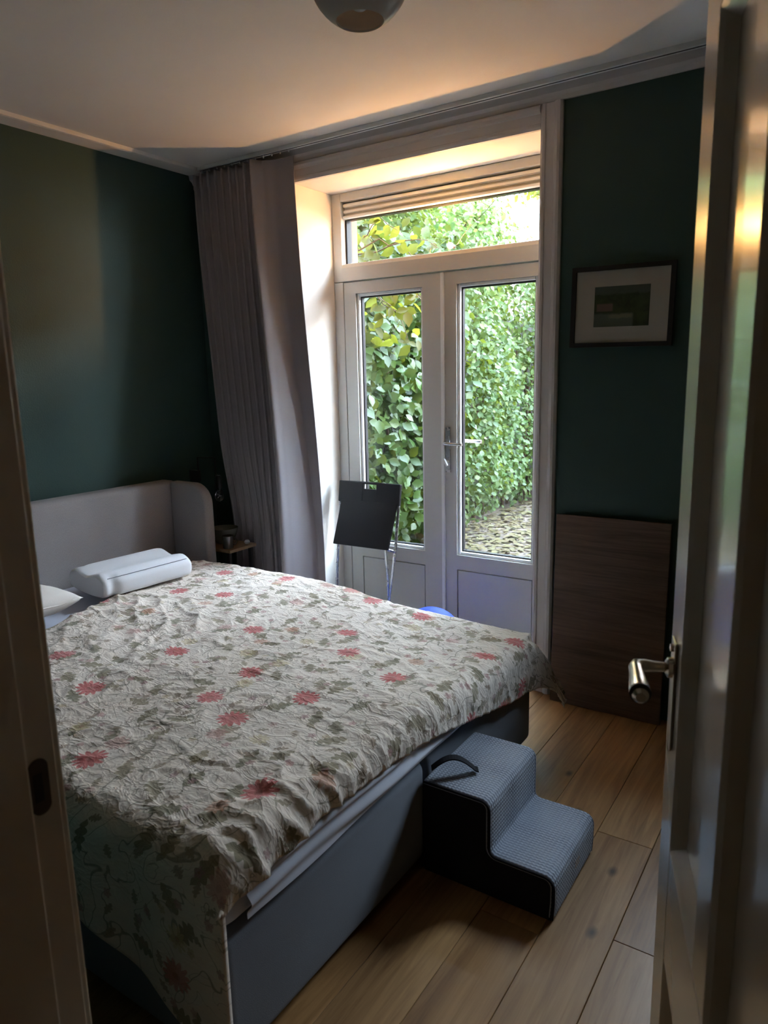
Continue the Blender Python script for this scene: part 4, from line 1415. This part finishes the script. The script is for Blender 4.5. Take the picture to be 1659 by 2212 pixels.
def leaf_mesh(name, pos, frames, size, mat, parent, loc=None, aspect=1.0):
    n = len(pos)
    tpl = LEAF_V * np.array([aspect, 1, 1])
    VV = np.einsum('nij,kj->nki', frames, tpl) * size[:, None, None] + pos[:, None, :]
    FF = LEAF_F[None] + (np.arange(n) * len(LEAF_V))[:, None, None]
    return fast_mesh(name, VV.reshape(-1, 3), FF.reshape(-1, 3), mat, parent, True, loc)


def leaf_objects(name, pos, frames, size, mat, parent, aspect=1.0):
    me = bpy.data.meshes.new(name)
    me.from_pydata([tuple(v) for v in LEAF_V * np.array([aspect, 1, 1])], [], [tuple(int(i) for i in f) for f in LEAF_F])
    me.materials.append(M[mat])
    me.shade_smooth()
    off = Vector(parent.location)
    for p, fr_, s in zip(pos, frames, size):
        o = bpy.data.objects.new(name, me)
        mt_ = Matrix([[*(fr_[i] * s), p[i] - off[i]] for i in range(3)] + [[0, 0, 0, 1]])
        o.parent = parent
        o.matrix_basis = mt_
        COL.objects.link(o)


CAM = np.array([0, 0, 1.5])


def visible_first(pos, size, n):
    """indices of the n leaves that show largest through the garden doors"""
    dlt = pos - CAM
    t = YF / dlt[:, 1]
    hit = CAM + dlt * t[:, None]
    inw = (hit[:, 0] > -2.37) & (hit[:, 0] < -1.34) & (hit[:, 2] > 0.54) & (hit[:, 2] < 2.34)
    inw &= ~((hit[:, 0] > -1.96) & (hit[:, 0] < -1.765) & (hit[:, 2] < 2.1))
    sc_ = size / np.linalg.norm(dlt, axis=1) * inw
    return np.argsort(-sc_)[:n]


def hedge(name, label, face_x, ya, yb, depth, zh, n, smin, smax, mat, seed, n_single, bulge=0.25, group=None):
    e = tag(empty(name, (face_x - 0.6, (ya + yb) / 2, -0.06)), label, 'hedge', group)
    rg = np.random.default_rng(seed)
    # face towards +X and towards the house
    yy = ya + (yb - ya) * rg.random(n) ** 1.0
    zz = zh * rg.random(n) ** 0.85 - 0.02
    dep = depth * rg.random(n) ** 1.6
    bul = np.array([bulge * noise.noise(Vector((a * 0.9, b * 1.1, seed))) + 0.10 * noise.noise(Vector((a * 3.1, b * 3.3, seed + 3))) for a, b in zip(yy, zz)])
    # foot of the hedge tucks in
    tuck = 0.28 * np.exp(-((zz - 0.0) / 0.28) ** 2)
    xx = face_x + bul - dep - tuck
    pos = np.stack([xx, yy, zz], 1)
    k2 = rg.random(n) < 0.16                 # end of the hedge facing the house
    pos[k2, 0] = face_x + 0.05 - rg.random(k2.sum()) * 1.5
    pos[k2, 1] = ya + 0.10 * rg.random(k2.sum()) ** 1.5 * 3 + bul[k2] * 0.5
    out = np.tile(np.array([0.85, -0.45, 0.0]), (n, 1))
    out[k2] = (0.25, -0.95, 0)
    fr_ = leaf_frames(n, out, 0.55, 0.9)
    sz = smin + (smax - smin) * rg.random(n)
    top = visible_first(pos, sz * (1.2 - dep / depth), n_single)
    rest = np.setdiff1d(np.arange(n), top)
    leaf_objects('leaf', pos[top], fr_[top], sz[top], mat, e, 0.95)
    st_ = leaf_mesh('foliage', pos[rest], fr_[rest], sz[rest], mat, e, rel(e), 0.95)
    tag(st_, kind='stuff')
    br = MB()
    for q in range(26):
        y_ = ya + 0.15 + (yb - ya - 0.3) * (q + rg.random()) / 26
        x_ = face_x - 0.35 - 0.3 * rg.random()
        h_ = zh * (0.6 + 0.35 * rg.random())
        pth = [(x_, y_, -0.05)]
        for w in range(1, 6):
            pth.append((x_ + 0.28 * w / 5 * rg.random() + 0.05 * rg.normal(), y_ + 0.18 * rg.normal() * w / 5, h_ * w / 5))
        br.tube(pth, [0.022, 0.018, 0.014, 0.011, 0.008, 0.004], 6)
    part(br, 'branches', 'bark', e, smooth=True, fix=False)
    return e


# dark fence behind the hedge closes the view
fe = tag(empty('garden_fence', (-3.75, 6.5, -0.06)), 'dark weathered board fence standing behind the hedges', 'fence')
y = 3.6
q = 0
pb = bpy.data.meshes.new('board')
tmp = B(-0.012, 0.012, -0.085, 0.085, 0.0, 2.2)
pb.from_pydata(tmp.v, [], tmp.f)
pb.materials.append(M['fence'])
while y < 11.0:
    o = bpy.data.objects.new('board', pb)
    o.parent = fe
    o.location = (0.004 * (q % 2), y - 6.5, 0.0)
    COL.objects.link(o)
    y += 0.176
    q += 1

hedge('laurel_hedge', 'glossy dark green laurel hedge close behind the left garden door', -2.86, 4.15, 5.6, 0.42, 2.55, 5200, 0.075, 0.115, 'hedge_leaf', 3, 300)
hedge('shrub_hedge', 'lighter small leaved hedge further down the garden behind the right door', -2.95, 5.55, 10.2, 0.40, 2.7, 20000, 0.045, 0.075, 'small_leaf', 9, 300, 0.30)


def bush_tree(name, label, c, rad, n, smin, smax, mat, seed, trunk_h, cat='tree', group='garden trees', side=0.0):
    e = tag(empty(name, (c[0], c[1], -0.06)), label, cat, group)
    rg = np.random.default_rng(seed)
    dv_ = rg.normal(0, 1, (n, 3))
    dv_ /= np.linalg.norm(dv_, axis=1, keepdims=True)
    rr = np.array([1.0 + 0.30 * noise.noise(Vector(tuple(v * 2.2 + seed))) + 0.14 * noise.noise(Vector(tuple(v * 6 + seed))) for v in dv_])
    rad_ = rr * (1 - 0.35 * rg.random(n) ** 1.8)
    pos = np.array(c) + dv_ * rad_[:, None] * np.array(rad)
    fr_ = leaf_frames(n, dv_, 0.5, 0.9)
    sz = smin + (smax - smin) * rg.random(n)
    o = leaf_mesh('crown', pos, fr_, sz, mat, e, rel(e), 0.9)
    tag(o, kind='stuff')
    tk = MB()
    if side:
        tk.tube([(c[0] + side, c[1], -0.05), (c[0] + side, c[1], trunk_h), (c[0] + side * 0.6, c[1], c[2] - 0.2), (c[0], c[1], c[2])], [0.16, 0.12, 0.08, 0.04], 10)
        part(tk, 'trunk', 'bark', e, smooth=True, fix=False)
        return e
    tk.tube([(c[0], c[1], -0.05), (c[0] + 0.05, c[1], trunk_h * 0.5), (c[0] - 0.03, c[1] + 0.05, trunk_h), (c[0], c[1], c[2] + rad[2] * 0.5)], [0.11, 0.09, 0.07, 0.03], 10)
    for w in range(7):
        a = w * 2.4
        tk.tube([(c[0], c[1], trunk_h * (0.7 + 0.05 * w)), (c[0] + 0.4 * rad[0] * math.cos(a), c[1] + 0.4 * rad[1] * math.sin(a), c[2]), (c[0] + 0.75 * rad[0] * math.cos(a), c[1] + 0.75 * rad[1] * math.sin(a), c[2] + 0.3 * rad[2])], [0.05, 0.03, 0.012], 7)
    part(tk, 'trunk', 'bark', e, smooth=True, fix=False)
    return e


bush_tree('garden_tree', 'round pale green tree in the middle of the transom view', (-6.1, 10.9, 3.35), (1.35, 1.2, 1.5), 13000, 0.07, 0.12, 'tree_leaf', 31, 2.4)
bush_tree('garden_tree', 'darker bushy tree at the left behind the vine', (-6.0, 8.4, 3.1), (1.2, 1.1, 1.3), 9000, 0.06, 0.11, 'small_leaf', 37, 2.2)
bush_tree('garden_tree', 'yellowing tree with light leaves at the upper right of the transom', (-4.75, 12.3, 5.05), (0.95, 0.9, 0.62), 2600, 0.08, 0.13, 'yellow_leaf', 41, 4.2, side=2.4)
bush_tree('garden_tree', 'small green tree low at the right edge of the transom', (-3.75, 11.2, 2.75), (0.65, 0.7, 0.75), 4200, 0.06, 0.09, 'tree_leaf', 43, 1.6)

bush_tree('added_shade_tree', 'added unseen tree whose crown shades the hedges', (-4.1, 7.5, 5.25), (1.6, 2.7, 1.05), 7500, 0.10, 0.15, 'tree_leaf', 47, 3.4, side=-2.8)  # crown added above the view to keep sky light off the hedges

# ---- vine with large pointed leaves at the upper left, outside the glass
vn = tag(empty('vine', (-2.75, 3.62, -0.06)), 'climbing vine with large yellow green leaves outside the transom', 'vine')
rg = np.random.default_rng(55)
stems = []
sm_ = MB()
for q in range(9):
    p = Vector((-2.92 + 0.10 * rg.random(), 3.70 + 0.14 * rg.random(), 2.0 + 0.48 * rg.random()))
    dirv = Vector((0.65 + 0.30 * rg.random(), 0.20 * rg.normal() + 0.16, 0.35 * rg.normal() - 0.05))
    pth = [p.copy()]
    for w in range(8):
        p = p + dirv * 0.085 + Vector((0.02 * rg.normal(), 0.025 * rg.normal(), 0.03 * rg.normal() - 0.008 * w))
        pth.append(p.copy())
    stems.append(pth)
    sm_.tube(pth, [0.006 - 0.0005 * w for w in range(9)], 6)
for q in range(3):
    pth = [Vector((-2.96 + 0.02 * q, 3.66, -0.03 + 0.0)) + Vector((0.03 * math.sin(w + q), 0.02 * math.cos(2 * w), 0.27 * w)) for w in range(10)]
    sm_.tube(pth, 0.009, 6)
part(sm_, 'stem', 'bark', vn, smooth=True, fix=False)
lp, ls = [], []
for pth in stems:
    for w in range(1, 9):
        for z_ in range(2):
            lp.append(pth[w] + Vector((0.03 * rg.normal(), 0.03 * rg.normal(), 0.025 * rg.normal())))
            ls.append(0.065 + 0.05 * rg.random())
for q in range(46):                                   # leaves in front of the upper left pane
    lp.append(Vector((-2.82 + 0.45 * rg.random(), 3.78 + 0.35 * rg.random(), 1.68 + 0.40 * rg.random())))
    ls.append(0.06 + 0.045 * rg.random())
lp = np.array(lp)
ls = np.array(ls)
leaf_objects('leaf', lp, leaf_frames(len(lp), np.tile(np.array([0.5, -0.6, 0]), (len(lp), 1)), 0.2, 1.0), ls, 'vine_leaf', vn, 0.8)

# ---- bare bulb on a cable just outside the transom, with dry twigs curling round it
LX, LY, LZ = -1.848, 3.465, 2.150
bu = tag(empty('outdoor_bulb', (LX, LY, LZ)), 'glowing warm bulb on a thin cable outside the transom', 'lamp')
MB().lathe([(0.0005, -0.016), (0.009, -0.0125), (0.014, -0.004), (0.0145, 0.003), (0.011, 0.012), (0.006, 0.018), (0.0005, 0.018)], (0, 0, 0), 24, 'Y').build('bulb', 'lamp_glow', bu, smooth=True)
MB().lathe([(0.0, 0.0185), (0.008, 0.0185), (0.009, 0.022), (0.009, 0.045), (0.0, 0.047)], (0, 0, 0), 16, 'Y').build('lamp_holder', 'black', bu, smooth='angle')
MB().tube([(0, 0.046, 0.0), (0.01, 0.062, 0.012), (0.04, 0.06, 0.05), (0.10, 0.05, 0.098), (0.17, 0.05, 0.148), (0.26, 0.05, 0.225), (0.34, 0.05, 0.27)], 0.0016, 6).build('cable', 'rubber', bu, smooth=True)
tw = tag(empty('dry_twigs', (LX, LY + 0.09, LZ - 0.05)), 'curling dry twigs lit orange around the outdoor bulb', 'twigs')
for q in range(15):
    p = Vector((-0.16 + 0.30 * rg.random(), 0.02 * rg.normal(), -0.06))
    pth = [p.copy()]
    a = rg.uniform(0.3, 2.6)
    cv = rg.uniform(-0.5, 0.5)
    for w in range(9):
        p = p + Vector((math.cos(a), 0.25 * rg.normal(), abs(math.sin(a)) * 0.8)) * 0.019
        a += cv
        pth.append(p.copy())
    MB().tube(pth, [0.0022 - 0.00015 * w for w in range(10)], 5).build('twig', 'twig', tw, smooth=True)

# ---- fallen leaves
n = 5200
pos = np.stack([-3.3 + 2.6 * RNG.random(n), 4.6 + 4.2 * RNG.random(n), -0.055 + 0.02 * RNG.random(n)], 1)
fo = leaf_mesh('fallen_leaves', pos, leaf_frames(n, np.tile(np.array([0, 0, 1.0]), (n, 1)), 1.2, 0.35), 0.04 + 0.04 * RNG.random(n), 'litter', None)
tag(fo, 'dry fallen leaves covering the garden path', 'leaves', kind='stuff')

# ---- row of houses closing the courtyard, the white one shows in the transom
def house(label, x0, x1, y0, h, wall_mat, wins, rows):
    ho = tag(empty('house', ((x0 + x1) / 2, y0 + 3, -0.06)), label, 'house', 'row of houses across the courtyard')
    part(B(x0, x1, y0, y0 + 6.0, -0.05, h), 'wall', wall_mat, ho)
    part(MB().prism([(y0 - 0.3, h), (y0 + 6.3, h), (y0 + 4.2, h + 0.8), (y0 + 1.8, h + 0.8)], 'X', x0, x1), 'roof', 'roof', ho)
    for wx in wins:
        for wz in rows:
            wf = part(B(wx - 0.55, wx + 0.55, y0 - 0.07, y0 - 0.001, wz, wz + 1.5), 'window', 'bead', ho)
            for s_ in (-1, 1):
                sub(B(wx + s_ * 0.255 - 0.215, wx + s_ * 0.255 + 0.215, y0 - 0.08, y0 - 0.0705, wz + 0.08, wz + 1.42), 'pane', 'house_glass', wf)
    return ho


house('white rendered house far behind the garden trees', -10.5, -2.0, 16.0, 7.0, 'house', (-9.3, -6.65, -4.2), (1.1, 4.1))
house('brick house next to the white one, across the courtyard', -1.98, 6.5, 16.0, 7.4, 'brick', (-0.4, 2.2, 4.8), (1.1, 4.1))
house('end brick house of the row across the courtyard', 6.52, 15.0, 16.0, 7.1, 'brick', (8.2, 10.8, 13.4), (1.1, 4.1))
house('brick house at the left end of the row across the courtyard', -19.0, -10.52, 16.0, 7.2, 'brick', (-17.4, -14.8, -12.2), (1.1, 4.1))
gw = B(2.1, 2.4, 3.57, 12.0, -0.06, 1.9).build('added_side_wall', 'brick')  # wall added out of view to cut the low sky at the right
tag(gw, 'added unseen brick wall blocking low sky right of the garden', 'wall', kind='structure')
